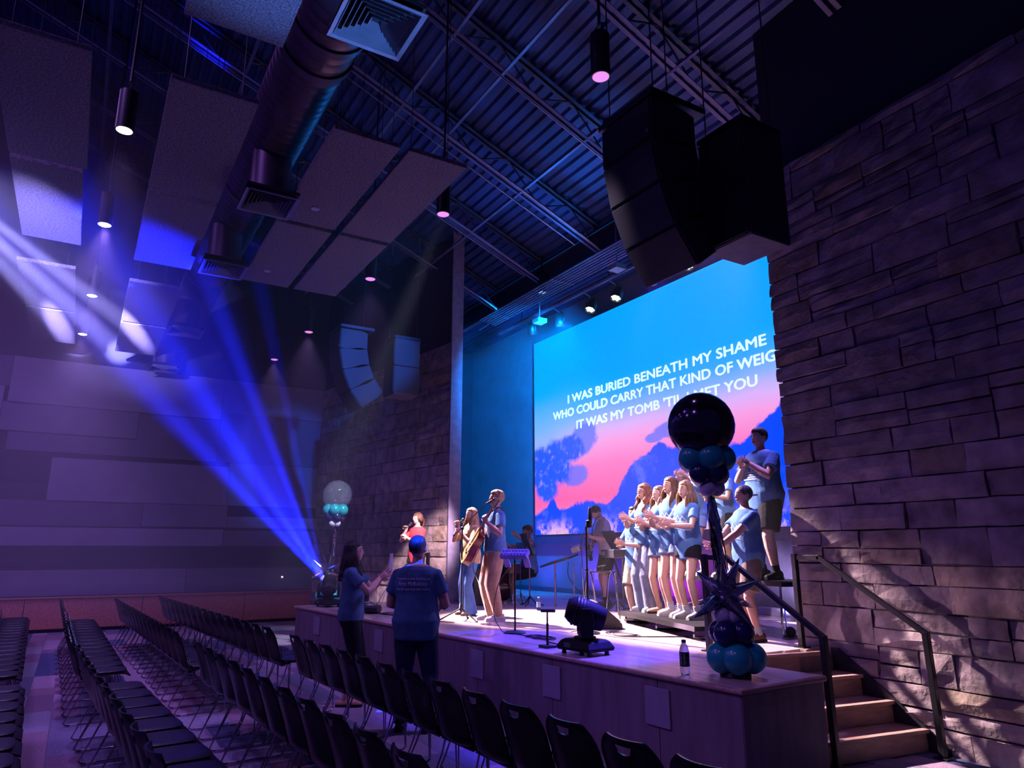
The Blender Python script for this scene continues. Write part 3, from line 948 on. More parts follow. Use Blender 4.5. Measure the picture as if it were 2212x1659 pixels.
# ---- cylinder down-lights
M_CYL = mat('black_lamp_cylinder', (0.012, 0.012, 0.018), 0.4)
def emitmat(name, c, s):
    return mat(name, c, 0.4, emit=c, estr=s)
M_LENS = {'white': emitmat('lamp_lens_white', (1.0, 0.90, 1.0), 6.0), 'pink': emitmat('lamp_lens_pink', (0.86, 0.30, 0.86), 1.0), 'cyan': emitmat('lamp_lens_cyan', (0.35, 0.75, 1.0), 0.9)}
def downlight(x, y, z, kind, lab, watts, r=.085, hgt=.42):
    root = empty('pendant_lamp', (x, y, z)); tag(root, lab, 'lamp', 'cylinder lamps hung from the roof')
    m = MB(); m.lathe([(r - .012, 0), (r, 0), (r, hgt), (r * .6, hgt + .01), (.015, hgt + .02)], n=24)
    m.lathe([(r - .012, 0), (r - .012, .03), (.01, .03)], n=24)
    m.build('lamp_housing', M_CYL, root, smooth=True)
    m = MB(); m.lathe([(.004, -.012), (r - .03, -.010), (r - .012, 0.0)], n=24)
    m.build('lens', M_LENS[kind], root, smooth=True)
    m = MB(); m.box(-.05, -.012, hgt, -.04, .012, hgt + .10); m.box(.04, -.012, hgt, .05, .012, hgt + .10); m.box(-.05, -.012, hgt + .09, .05, .012, hgt + .10)
    m.build('yoke', mat('lamp_yoke', (0.06, 0.06, 0.08), 0.4, 0.4), root)
    m = MB(); m.tube([(0, 0, hgt + .1), (0, 0, zchord(y) + .49 - z)], .014, 8); m.build('stem', M_CYL, root)
    if watts:
        l = spot('pendant_lamp_light', (x, y, z - .03), (x, y, 0), watts, (0.48, 0.28, 1.0) if kind == 'white' else (0.55, 0.32, 0.95), 66, 0.8, .05)
    return root
DL = [(-7.06 - .2, -.06, 5.6, 'white', 'lit cylinder lamp over the hall with a purple glow below it, largest of its row', 420),
      (-9.72, -.15, 5.6, 'white', 'second lit cylinder lamp of the hall row, just above the light beams', 420),
      (-12.75, -.23, 5.6, 'white', 'third lit cylinder lamp of the hall row, inside the bright haze', 420),
      (-15.25, -.34, 5.6, 'white', 'last lit cylinder lamp of the hall row, close to the side wall', 420),
      (-4.24, 3.45, 5.62, 'pink', 'large black cylinder lamp with a pink lens beside the hung loudspeakers', 30),
      (-7.3, 3.40, 5.62, 'pink', 'black cylinder lamp with a pink lens at the corner of the central panels', 34),
      (-9.75, 3.36, 5.6, 'pink', 'black cylinder lamp with a pink lens just past the central panels', 90),
      (-12.9, 3.30, 5.6, 'pink', 'small cylinder lamp with a pink lens above the far loudspeakers', 160),
      (-15.25, 3.21, 5.6, 'pink', 'smallest pink cylinder lamp in the haze by the far wall', 160)]
for x, y, z, k, lab, w in DL:
    downlight(x, y, z, k, lab, w)
downlight(-10.93, 7.25, 6.52, 'cyan', 'black cylinder lamp with a pale blue lens by the row of conduits', 0, .085, .40)
downlight(-8.2, 7.3, 6.60, 'cyan', 'pale blue lens of a lamp half hidden by the near loudspeaker column', 0, .085, .30)

# ---- line-array columns and bass cabinets
M_GRILLE = mat('speaker_grille', (0.014, 0.014, 0.02), 0.5, var=0.1, bump=0.2, bscale=400)
M_CAB = mat('speaker_cabinet', (0.02, 0.02, 0.028), 0.55, var=0.08)
def line_array(x_right, y_front, z_top, lab, n=4, W=.68, D=.52, Hh=.40, ang=(0, 11, 23, 37)):
    root = empty('line_array_speaker', (x_right - W / 2, y_front, z_top)); tag(root, lab, 'loudspeaker', 'hung loudspeaker columns')
    m = MB(); m.box(-W / 2 - .03, -.04, .0, W / 2 + .03, D + .10, .06); m.box(-.05, .05, .06, .05, D, .10); m.build('flying_frame', M_BLACK, root, bevel=.006)
    # front edge walks down and back as each cabinet tilts
    p = Vector((0, -.02, -.01))
    for i in range(n):
        a = R(ang[i])
        dn = Vector((0, math.sin(a), -math.cos(a)))        # down the front face
        bk = Vector((0, math.cos(a), math.sin(a)))         # to the rear
        q = p + dn * Hh
        hb = Hh * .78                                      # wedge: rear is shorter
        mid = p + dn * Hh / 2 + bk * D
        f0, f1 = p + dn * .006, q - dn * .006
        b0, b1 = mid - dn * hb / 2, mid + dn * hb / 2
        c0, c1 = p + dn * .006 + bk * D * .72, q - dn * .006 + bk * D * .72
        m = MB()
        prof = [f0, f1, c1, b1, b0, c0]
        k = len(prof)
        m.add([(-W / 2, v.y, v.z) for v in prof] + [(W / 2, v.y, v.z) for v in prof],
              [tuple(range(k)), tuple(range(2 * k - 1, k - 1, -1))] + [(i_, (i_ + 1) % k, k + (i_ + 1) % k, k + i_) for i_ in range(k)])
        cb = m.build('cabinet', M_CAB, root, bevel=.008)
        fr = -bk
        m = MB()
        e = .012
        A = [f0 + dn * e, f1 - dn * e]
        V = []
        for off in (0.0, .014):
            for xx, pt in ((-W / 2 + .02, A[0]), (W / 2 - .02, A[0]), (W / 2 - .02, A[1]), (-W / 2 + .02, A[1])):
                V.append((xx, pt.y + fr.y * off, pt.z + fr.z * off))
        m.hexa(V)
        m.build('grille', M_GRILLE, cb)
        m = MB()
        cpt = c0 * .5 + c1 * .5
        m.cbox((W / 2 - .05, f1.y + fr.y * .016, f1.z + .07), (.03, .006, .025)); m.build('badge', mat('badge_grey', (0.25, 0.25, 0.3), 0.4), cb)
        p = q
    for sx_, yy in ((-.3, .05), (.3, .05), (0, D)):
        m = MB(); m.tube([(sx_, yy, .06), (sx_, yy, zchord(y_front + yy) - z_top)], .006, 6); m.build('suspension_cable', M_CABLE, root)
    return root
line_array(-4.05, 3.86, 5.48, 'large black curved loudspeaker column hung before the near stone wall')
line_array(-12.45, 3.80, 5.66, 'far curved loudspeaker column of four cabinets, hung before the far stone wall')
def bass_stack(x_right, y_front, z0, lab, W=.52, D=.50, Hh=.53):
    root = empty('hung_bass_speaker', (x_right - W / 2, y_front, z0)); tag(root, lab, 'loudspeaker', 'hung bass loudspeakers')
    for i in range(2):
        m = MB(); m.box(-W / 2, 0, i * Hh + .003, W / 2, D, (i + 1) * Hh - .003); cb = m.build('cabinet', M_CAB, root, bevel=.01)
        m = MB(); m.box(-W / 2 + .02, -.014, i * Hh + .02, W / 2 - .02, 0, (i + 1) * Hh - .02); m.build('grille', M_GRILLE, cb)
    m = MB(); m.box(-W / 2, -.01, 2 * Hh, W / 2, D + .01, 2 * Hh + .05); m.build('flying_frame', M_BLACK, root)
    m = MB(); m.box(-W / 2 + .01, .01, -.006, W / 2 - .01, D - .01, 0.003); m.build('underside', mat('cabinet_underside', (0.10, 0.085, 0.13), 0.6), root)
    for sx_, yy in ((-.2, .05), (.2, D - .05)):
        pts = [(sx_, yy, 2 * Hh + .05), (sx_, yy, zchord(y_front + yy) - z0)]
        m = MB(); m.tube(pts, .006, 6); m.build('suspension_cable', M_CABLE, root)
        m = MB()
        z = pts[1][2] - .05
        for i in range(9):
            m.tube([(sx_ + (.012 if i % 2 else 0), yy, z), (sx_ + (0 if i % 2 else .012), yy, z - .05)], .009, 5); z -= .055
        m.build('chain', mat('steel_chain', (0.3, 0.3, 0.36), 0.35, 0.8), root)
    return root
bass_stack(-3.64, 4.50, 4.17, 'black bass loudspeaker box hung against the near stone wall')
bass_stack(-12.0, 4.68, 4.42, 'far stack of two bass boxes hung beside the far loudspeaker column')

# ---- conduits and the lighting pipe over the front of the screen
for i in range(7):
    y = 7.0 + i * .077
    x0 = -13.0 - i * .03
    z = 6.5
    m = MB()
    pts = [(x0, y, z), (2.0, y, z)]
    m.tube(pts, .017, 8)
    for xx in (-12.6, -10.2, -7.8, -5.4):
        m.box(xx - .012, y - .022, z - .02, xx + .012, y + .022, z + .03)
    o = m.build('conduit', M_CONDUIT, smooth=True)
    tag(o, 'straight metal conduit, number %s of the seven run side by side over the stage' % ('one', 'two', 'three', 'four', 'five', 'six', 'seven')[i], 'conduit', 'conduits run side by side over the stage')
def bent_conduit(pts, lab, r_=.018):
    m = MB(); m.tube(curve_pts(pts, 5), r_, 8)
    tag(m.build('bent_conduit', M_CONDUIT, smooth=True), lab, 'conduit', 'bent conduits under the joists')
def under(x, y, dz=-.03): return (x, y, zchord(y) + dz)
bent_conduit([under(-12.74, -3), under(-12.74, 3), under(-12.74, 6.9), (-12.78, 7.25, 6.66), (-13.0, 7.40, 6.60), (-13.8, 7.42, 6.56)], 'bent conduit coming down the far joist and turning along the stage')
bent_conduit([under(-10.92, -3), under(-10.92, 3), under(-10.92, 6.9), (-10.95, 7.25, 6.66), (-11.3, 7.36, 6.60), (-12.2, 7.38, 6.58)], 'bent conduit with a wide elbow behind the cylinder lamp over the stage')
bent_conduit([under(-9.1, 0), under(-9.1, 4), under(-9.1, 6.9), (-9.12, 7.25, 6.66), (-9.5, 7.36, 6.60), (-10.4, 7.38, 6.58)], 'bent conduit with an elbow beside the square work light')
for x, lab in ((-10.97, 'thin straight pipe under the third joist from the screen side'), (-9.28, 'thin straight pipe clipped under the joist crossing the roof centre'), (-7.30, 'thin straight pipe under the bright joist beside the near lamp')):
    m = MB(); m.tube([under(x - .12, -4, -.05), under(x - .12, 6.95, -.05)], .012, 8)
    tag(m.build('thin_pipe', M_CONDUIT, smooth=True), lab, 'pipe', 'thin pipes under the roof joists')
pipe = empty('lighting_pipe', (-8, 7.76, 6.44)); tag(pipe, 'thick black lighting pipe hung across the stage in front of the screen', 'pipe')
m = MB(); m.tube([(-5.45, 0, 0), (10, 0, 0)], .05, 12); m.build('pipe_tube', mat('purple_sheen_pipe', (0.14, 0.10, 0.17), 0.3, 0.5), pipe, smooth=True)
for x in (-4.5, -1.5, 1.5, 3.5):
    m = MB(); m.tube([(x, 0, .05), (x, 0, .80)], .01, 6); m.build('hanger_rod', M_ROD, pipe)

# stage lamps clamped below the pipe
def par(x, z, to, col, lens, lab, watts, cone=16):
    y = 7.9
    root = empty('stage_lamp', (x, y, z)); tag(root, lab, 'stage lamp', 'stage lamps hung before the screen')
    d = (Vector(to) - Vector((x, y, z))).normalized()
    q = Vector((0, 0, -1)).rotation_difference(d).to_matrix().to_4x4()
    m = MB(); m.lathe([(.03, .22), (.075, .20), (.10, .12), (.105, -.02), (.098, -.03), (.095, 0), (.01, 0)], n=20, M=q)
    m.build('lamp_can', M_BLACK, root, smooth=True)
    for i in range(7):
        a = 2 * PI * i / 6
        rr = 0 if i == 6 else .06
        m = MB(); m.lathe([(.028, -.008), (.024, -.014), (.004, -.018)], c=(rr * math.cos(a), rr * math.sin(a), 0), n=10, M=q)
        m.build('lens_cell', lens, root, smooth=True)
    m = MB(); m.tube(curve_pts([(-.12, 0, .02), (-.13, 0, .16), (0, 0, .26), (.13, 0, .16), (.12, 0, .02)], 5), .012, 6); m.build('yoke', M_BLACK, root)
    m = MB(); m.tube([(0, 0, .25), (0, -.14, .30), (0, -.14, .02 + 6.44 - z)], .012, 6); m.build('clamp_arm', mat('steel_clamp', (0.3, 0.28, 0.4), 0.35, 0.7), root)
    if watts:
        l = spot('stage_lamp_light', (x, y, z), to, watts, col, cone, .3, .05)
        l.location = Vector((x, y, z)) + d * .04
    return root
LW = emitmat('stage_lens_warm', (0.80, 1.0, 0.80), 5.0)
LB = emitmat('stage_lens_blue', (0.02, 0.02, 1.0), 5.0)
par(-7.68, 6.06, (-7.18, 5.6, 0.9), (0.7, 0.95, 0.9), LW, 'lit stage lamp with pale lens cells, nearest the stone wall', 70)
par(-8.52, 6.08, (-8.02, 5.6, 0.9), (0.7, 0.95, 0.9), LW, 'lit stage lamp with pale lens cells, second from the stone wall', 70)
par(-9.48, 6.08, (-8.98, 5.6, 0.9), (0.7, 0.95, 0.9), LW, 'lit stage lamp with pale lens cells, third from the stone wall', 70)
par(-10.25, 6.09, (-9.75, 5.6, 0.9), (0.7, 0.95, 0.9), LW, 'lit stage lamp with pale lens cells, next to the blue lamps', 70)
par(-11.26, 6.07, (-11.5, 8.3, 1.0), (0.03, 0.03, 1.0), LB, 'stage lamp throwing deep blue light, right above the screen edge', 700, 22)
par(-12.30, 6.15, (-13.6, 9.25, 1.2), (0.03, 0.03, 1.0), LB, 'stage lamp throwing deep blue light past the screen corner', 1500, 26)
# square junction boxes
for x, y, z, lab in ((-8.65, 7.25, 6.18, 'square grey junction box hung below the conduits at the screen top'), (-11.55, 7.6, 6.12, 'small flat junction box lit cyan beside the blue stage lamps'), (-8.35, 7.25, 6.95, 'small junction box on a conduit next to the near loudspeaker column')):
    m = MB(); m.box(-.11, -.11, 0, .11, .11, .09); m.tube([(0, 0, .09), (0, 0, 7.22 - z)], .012, 6)
    o = m.build('junction_box', mat('junction_grey', (0.30, 0.32, 0.42), 0.4, 0.3), bevel=.005, loc=(x, y, z)); tag(o, lab, 'junction box', 'junction boxes over the stage')
# ================================================================== CHAIRS
M_SHELL = mat('black_moulded_shell', (0.006, 0.006, 0.009), 0.25, var=0.1, spec=0.5)
M_PAD = mat('black_seat_pad', (0.012, 0.011, 0.018), 0.38, var=0.15, bump=0.15, bscale=250)
M_CHROME = mat('dark_chrome_wire', (0.32, 0.31, 0.37), 0.16, 0.95, var=0.05)
M_GLIDE = mat('grey_glide', (0.40, 0.36, 0.44), 0.5)
def shell_back():
    """moulded back with a hand hole; local: x across, y forward (towards stage), z up"""
    W = .205
    nu, nv = 17, 14
    V, F = [], []
    def P(u, v):                    # u -1..1, v 0..1 bottom to top
        z = .40 + .40 * v
        half = W * (0.93 + .07 * math.sin(v * PI * .8)) * (1 if v < .72 else math.sqrt(max(0, 1 - ((v - .72) / .30) ** 2 * .72)))
        x = u * half
        lean = -.02 - .105 * v - .03 * v * v
        yy = lean - .035 * (1 - u * u) + (.0 if v > .12 else .05 * (1 - v / .12) ** 2)
        return x, yy, z
    rows = [0, .04, .1, .2, .32, .45, .56, .66, .74, .80, .88, .92, .97, 1.0]
    TOPROW, LOWROW = 11, 10         # hand hole between these rows: flat top, rounded bottom
    for th in (0, 1):
        for j in range(nv):
            for i in range(nu):
                v = rows[j]
                q = (i - 8) / 3.0
                if j == LOWROW and abs(q) <= 1:
                    v = .92 - .10 * math.sqrt(max(0.0, 1 - q * q)) - .001
                x, y, z = P(-1 + 2 * i / (nu - 1), v)
                V.append((x, y - .012 * th, z))
    k = nu * nv
    solid = [[not (j == LOWROW and 5 <= i <= 10) for i in range(nu - 1)] for j in range(nv - 1)]
    for j in range(nv - 1):
        for i in range(nu - 1):
            if not solid[j][i]:
                continue
            a = j * nu + i
            F.append((a, a + 1, a + nu + 1, a + nu))
            F.append((k + a, k + a + nu, k + a + nu + 1, k + a + 1))
            for (di, dj, e0, e1) in ((-1, 0, a, a + nu), (1, 0, a + 1, a + nu + 1), (0, -1, a, a + 1), (0, 1, a + nu, a + nu + 1)):
                ii, jj = i + di, j + dj
                if not (0 <= ii < nu - 1 and 0 <= jj < nv - 1) or not solid[jj][ii]:
                    F.append((e0, e1, k + e1, k + e0))
    m = MB(); m.add(V, F)
    return m
def shell_seat():
    nu, nv = 9, 9
    V, F = [], []
    for th in (0, 1):
        for j in range(nv):
            for i in range(nu):
                u, v = -1 + 2 * i / (nu - 1), j / (nv - 1)
                half = .205 * (1 if v < .8 else math.sqrt(max(0, 1 - ((v - .8) / .26) ** 2 * .55)))
                z = .445 - .012 * (1 - u * u) * math.sin(v * PI) - (.035 * ((v - .78) / .22) ** 2 if v > .78 else 0) - (.03 * ((.2 - v) / .2) if v < .2 else 0)
                V.append((u * half, -.03 + .43 * v, z - .014 * th))
    k = nu * nv
    for j in range(nv - 1):
        for i in range(nu - 1):
            a = j * nu + i
            F.append((a, a + 1, a + nu + 1, a + nu)); F.append((k + a, k + a + nu, k + a + nu + 1, k + a + 1))
    for i in range(nu - 1):
        F.append((i, k + i, k + i + 1, i + 1)); b = (nv - 1) * nu + i; F.append((b, b + 1, k + b + 1, k + b))
    for j in range(nv - 1):
        a = j * nu; F.append((a, a + nu, k + a + nu, k + a)); b = a + nu - 1; F.append((b, k + b, k + b + nu, b + nu))
    m = MB(); m.add(V, F)
    return m
me_back = shell_back().mesh('backrest', True); me_back.materials.append(M_SHELL)
me_seat = shell_seat().mesh('seat', True); me_seat.materials.append(M_SHELL)
pd = MB()
rings = []
for z, k in ((.438, .90), (.452, .97), (.458, .93), (.460, .6)):
    ring = []
    for j in range(24):
        a = 2 * PI * j / 24
        c, s_ = math.cos(a), math.sin(a)
        e = (abs(c) ** 4 + abs(s_) ** 4) ** -.25
        ring.append((.19 * k * c * e, .185 + .185 * k * s_ * e, z))
    rings.append(ring)
pd.ring_loft(rings)
me_pad = pd.mesh('seat_pad', True); me_pad.materials.append(M_PAD)
lg = MB()
fpts = [(.175, .30, .425), (.20, .335, .30), (.212, .345, .03), (.212, .325, .012), (.212, -.10, .012), (.212, -.125, .03), (.196, .0, .30), (.18, .04, .425), (.178, -.03, .50), (.19, -.055, .60)]
lg.tube(fpts, .0065, 6)
me_leg = lg.mesh('side_frame', True); me_leg.materials.append(M_CHROME)
cr = MB(); cr.tube([(-.18, .28, .425), (.18, .28, .425)], .006, 6); cr.tube([(-.18, .06, .418), (.18, .06, .418)], .006, 6)
me_cross = cr.mesh('cross_bar', True); me_cross.materials.append(M_CHROME)
gl = MB(); gl.box(-.014, -.03, 0, .014, .03, .022)
me_gl = gl.mesh('glide', False); me_gl.materials.append(M_GLIDE)
def make_chair():
    root = empty('stacking_chair')
    share('backrest', me_back, root)
    s_ = share('seat', me_seat, root)
    share('seat_pad', me_pad, s_)
    for sgn in (1, -1):
        o = share('side_frame', me_leg, root)
        o.scale.x = sgn
        share('glide', me_gl, o, (.212, -.04, 0)); share('glide', me_gl, o, (.212, .26, 0))
    share('cross_bar', me_cross, root)
    return root
CH0 = make_chair()
ORD = ['first', 'second', 'third', 'fourth', 'fifth', 'sixth', 'seventh', 'eighth', 'ninth', 'tenth', 'eleventh', 'twelfth', 'thirteenth', 'fourteenth', 'fifteenth', 'sixteenth', 'seventeenth', 'eighteenth']
used = [False]
def row(x_from, x_to, pitch, yline, nm, skip=()):
    """chairs from the aisle gap outwards; x_from is the end next to the gap"""
    sg = 1 if x_to > x_from else -1
    k = 0
    x = x_from
    while (x - x_to) * sg < 0:
        y, sl = yline(x)
        if k not in skip:
            o = CH0 if not used[0] else copy_tree(CH0)
            used[0] = True
            o.location = (x, y, 0)
            o.rotation_euler = (0, 0, math.atan(sl) + R(rnd.uniform(-1.6, 1.6)))
            tag(o, 'black shell chair, %s from the gap, %s' % (ORD[k], nm), 'chair', 'black stacking chairs')
        x += sg * pitch
        k += 1
def yl(x0, y0, x1, y1):
    s_ = (y1 - y0) / (x1 - x0)
    return lambda x: (y0 + (x - x0) * s_, s_)
# seat rows (root at the back edge of the seat); the back leans .16 behind it
row(-7.42, -2.2, .432, yl(-7.4, 2.12, -2.5, 2.35), 'stage-corner half of front row')
row(-8.36, -14.9, .432, yl(-8.3, 2.06, -14.8, 1.62), 'side-wall half of front row', skip=())
row(-7.32, -2.5, .432, yl(-7.4, 1.22, -2.7, 1.46), 'stage-corner half of second row')
row(-8.42, -14.9, .432, yl(-8.4, 1.16, -14.8, .88), 'side-wall half of second row')
row(-7.45, -3.2, .432, yl(-7.5, .30, -3.4, .56), 'near half of third row')
row(-8.50, -14.9, .432, yl(-8.5, .22, -14.8, .08), 'side-wall half of third row')
row(-7.80, -4.6, .432, yl(-7.9, -.62, -4.9, -.50), 'near half of fourth row')
row(-8.70, -16.0, .432, yl(-8.7, -.68, -15.8, -.92), 'side-wall half of fourth row')
# ================================================================== PEOPLE
def fabric(name, c, **k):
    return mat(name, c, k.pop('rough', 0.9), var=0.14, vscale=9, bump=0.35, bscale=16, spec=0.15, **k)
SKIN = {'fair': mat('skin_fair', (0.62, 0.36, 0.28), 0.5, var=0.05, vscale=12, spec=0.35), 'mid': mat('skin_warm', (0.50, 0.27, 0.19), 0.5, var=0.05, vscale=12, spec=0.35)}
def hairmat(name, c):
    return mat(name, c, 0.42, var=0.35, vscale=40, stretch=(1, 1, .12), bump=0.6, bscale=120, spec=0.4)
HAIR = {'blonde': hairmat('hair_blonde', (0.42, 0.26, 0.12)), 'dark': hairmat('hair_dark_brown', (0.018, 0.011, 0.010)), 'brown': hairmat('hair_brown', (0.13, 0.065, 0.035)),
        'honey': hairmat('hair_honey', (0.28, 0.155, 0.075)), 'auburn': hairmat('hair_auburn', (0.22, 0.085, 0.04)), 'grey': hairmat('cap_grey', (0.12, 0.12, 0.14))}
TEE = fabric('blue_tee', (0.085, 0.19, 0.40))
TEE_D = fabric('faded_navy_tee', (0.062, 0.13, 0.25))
CL = {'blue': TEE, 'navy': TEE_D, 'red': fabric('coral_red_tee', (0.72, 0.06, 0.075)), 'yellow': fabric('pale_yellow_top', (0.72, 0.50, 0.24)), 'white': fabric('light_grey_tee', (0.55, 0.53, 0.58)),
      'black': fabric('black_cloth', (0.012, 0.012, 0.018)), 'khaki': fabric('khaki_twill', (0.46, 0.30, 0.19)), 'jeans': fabric('blue_denim', (0.075, 0.16, 0.38)), 'darkjeans': fabric('dark_denim', (0.02, 0.028, 0.06)),
      'greyjeans': fabric('grey_blue_denim', (0.16, 0.18, 0.27)), 'shortdenim': fabric('light_denim', (0.17, 0.25, 0.44)), 'khakishort': fabric('stone_shorts', (0.42, 0.35, 0.28)), 'greyshort': fabric('taupe_shorts', (0.155, 0.125, 0.11))}
SHOE = {'white': mat('white_sneaker', (0.62, 0.58, 0.60), 0.5, var=0.12, bump=0.2), 'black': mat('black_shoe', (0.012, 0.012, 0.014), 0.5), 'tan': mat('tan_sandal', (0.45, 0.24, 0.15), 0.6), 'grey': mat('grey_sneaker', (0.30, 0.32, 0.38), 0.55),
        'brown': mat('brown_shoe', (0.10, 0.045, 0.03), 0.5)}
M_SOLE = mat('pale_rubber_sole', (0.55, 0.52, 0.52), 0.6)
M_EYE = mat('eye_white', (0.75, 0.72, 0.72), 0.3); M_IRIS = mat('eye_dark', (0.02, 0.013, 0.01), 0.25)
M_LIP = mat('lips', (0.36, 0.09, 0.085), 0.45); M_MOUTH = mat('open_mouth', (0.06, 0.012, 0.014), 0.5)
M_PRINT = mat('white_shirt_print', (0.62, 0.66, 0.74), 0.8)
PENDING = []          # objects whose solids are fused into one surface

def fuse(o, voxel, smooth=5, dec=0.0):
    md = o.modifiers.new('fuse', 'REMESH'); md.mode = 'VOXEL'; md.voxel_size = voxel; md.use_smooth_shade = True
    if smooth:
        s_ = o.modifiers.new('relax', 'SMOOTH'); s_.factor = 0.5; s_.iterations = smooth
    if dec:
        d = o.modifiers.new('thin', 'DECIMATE'); d.ratio = dec
    PENDING.append(o)
    return o

TORSO = [(.78, .13, .085, 0), (.86, .160, .108, -.005), (.94, .165, .112, -.005), (1.02, .145, .10, 0), (1.09, .135, .094, .003), (1.18, .146, .102, .006), (1.28, .160, .108, .004), (1.36, .162, .098, -.004), (1.41, .135, .080, -.008), (1.45, .075, .060, -.006)]
def ring(z, rx, ry, cy, M, n=20, sq=2.4):
    out = []
    for j in range(n):
        a = 2 * PI * j / n
        c, s_ = math.cos(a), math.sin(a)
        e = (abs(c) ** sq + abs(s_) ** sq) ** (-1 / sq)
        out.append(M @ Vector((rx * c * e, cy + ry * s_ * e, z)))
    return out
def torso_at(z):
    for a, b in zip(TORSO[:-1], TORSO[1:]):
        if a[0] <= z <= b[0]:
            t = (z - a[0]) / (b[0] - a[0])
            return tuple(lerp(a[i], b[i], t) for i in range(1, 4))
    return TORSO[0][1:] if z < TORSO[0][0] else TORSO[-1][1:]
def ik(a, b, l1, l2, pole):
    d = b - a
    L = d.length
    if L > (l1 + l2) * .995:
        b = a + d.normalized() * (l1 + l2) * .995
        d = b - a; L = d.length
    if L < abs(l1 - l2) * 1.05:
        L = abs(l1 - l2) * 1.05
    x = (l1 * l1 - l2 * l2 + L * L) / (2 * L)
    h = math.sqrt(max(0, l1 * l1 - x * x))
    u = d.normalized()
    p = Vector(pole) - u * Vector(pole).dot(u)
    p.normalize()
    return a + u * x + p * h, b
def hand(mb, w, d, n, side, curl, k):
    d = d.normalized(); n = (n - d * n.dot(d)).normalized(); ac = d.cross(n) * side
    rings = []
    for t, rx, ry in ((-.01, .024, .020), (.02, .033, .017), (.055, .040, .016), (.085, .038, .013)):
        c = w + d * t * k
        rings.append([c + ac * rx * k * math.cos(2 * PI * j / 12) + n * ry * k * math.sin(2 * PI * j / 12) for j in range(12)])
    mb.ring_loft(rings)
    for i, (off, ln, sp) in enumerate(((-.031, .066, -.20), (-.0105, .080, -.06), (.0105, .076, .06), (.031, .058, .22))):
        b = w + d * .078 * k + ac * off * k
        dd = (d + ac * sp).normalized()
        a1, a2 = curl * 1.0, curl * 2.1
        d1 = (dd * math.cos(a1) + n * math.sin(a1)); d2 = (dd * math.cos(a2) + n * math.sin(a2))
        p1 = b + d1 * ln * .52 * k; p2 = p1 + d2 * ln * .5 * k
        mb.tube([b - d * .02 * k, b, p1, p2], [.0095 * k, .0092 * k, .0085 * k, .0072 * k], 8, round_ends=True)
    b = w + d * .022 * k - ac * .030 * k
    d1 = (d * .62 - ac * .70 + n * .35).normalized()
    d2 = (d * .85 - ac * .25 + n * .45).normalized()
    p1 = b + d1 * .038 * k; p2 = p1 + d2 * .034 * k
    mb.tube([b + ac * .012 * k, b, p1, p2], [.014 * k, .0125 * k, .0105 * k, .008 * k], 8, round_ends=True)

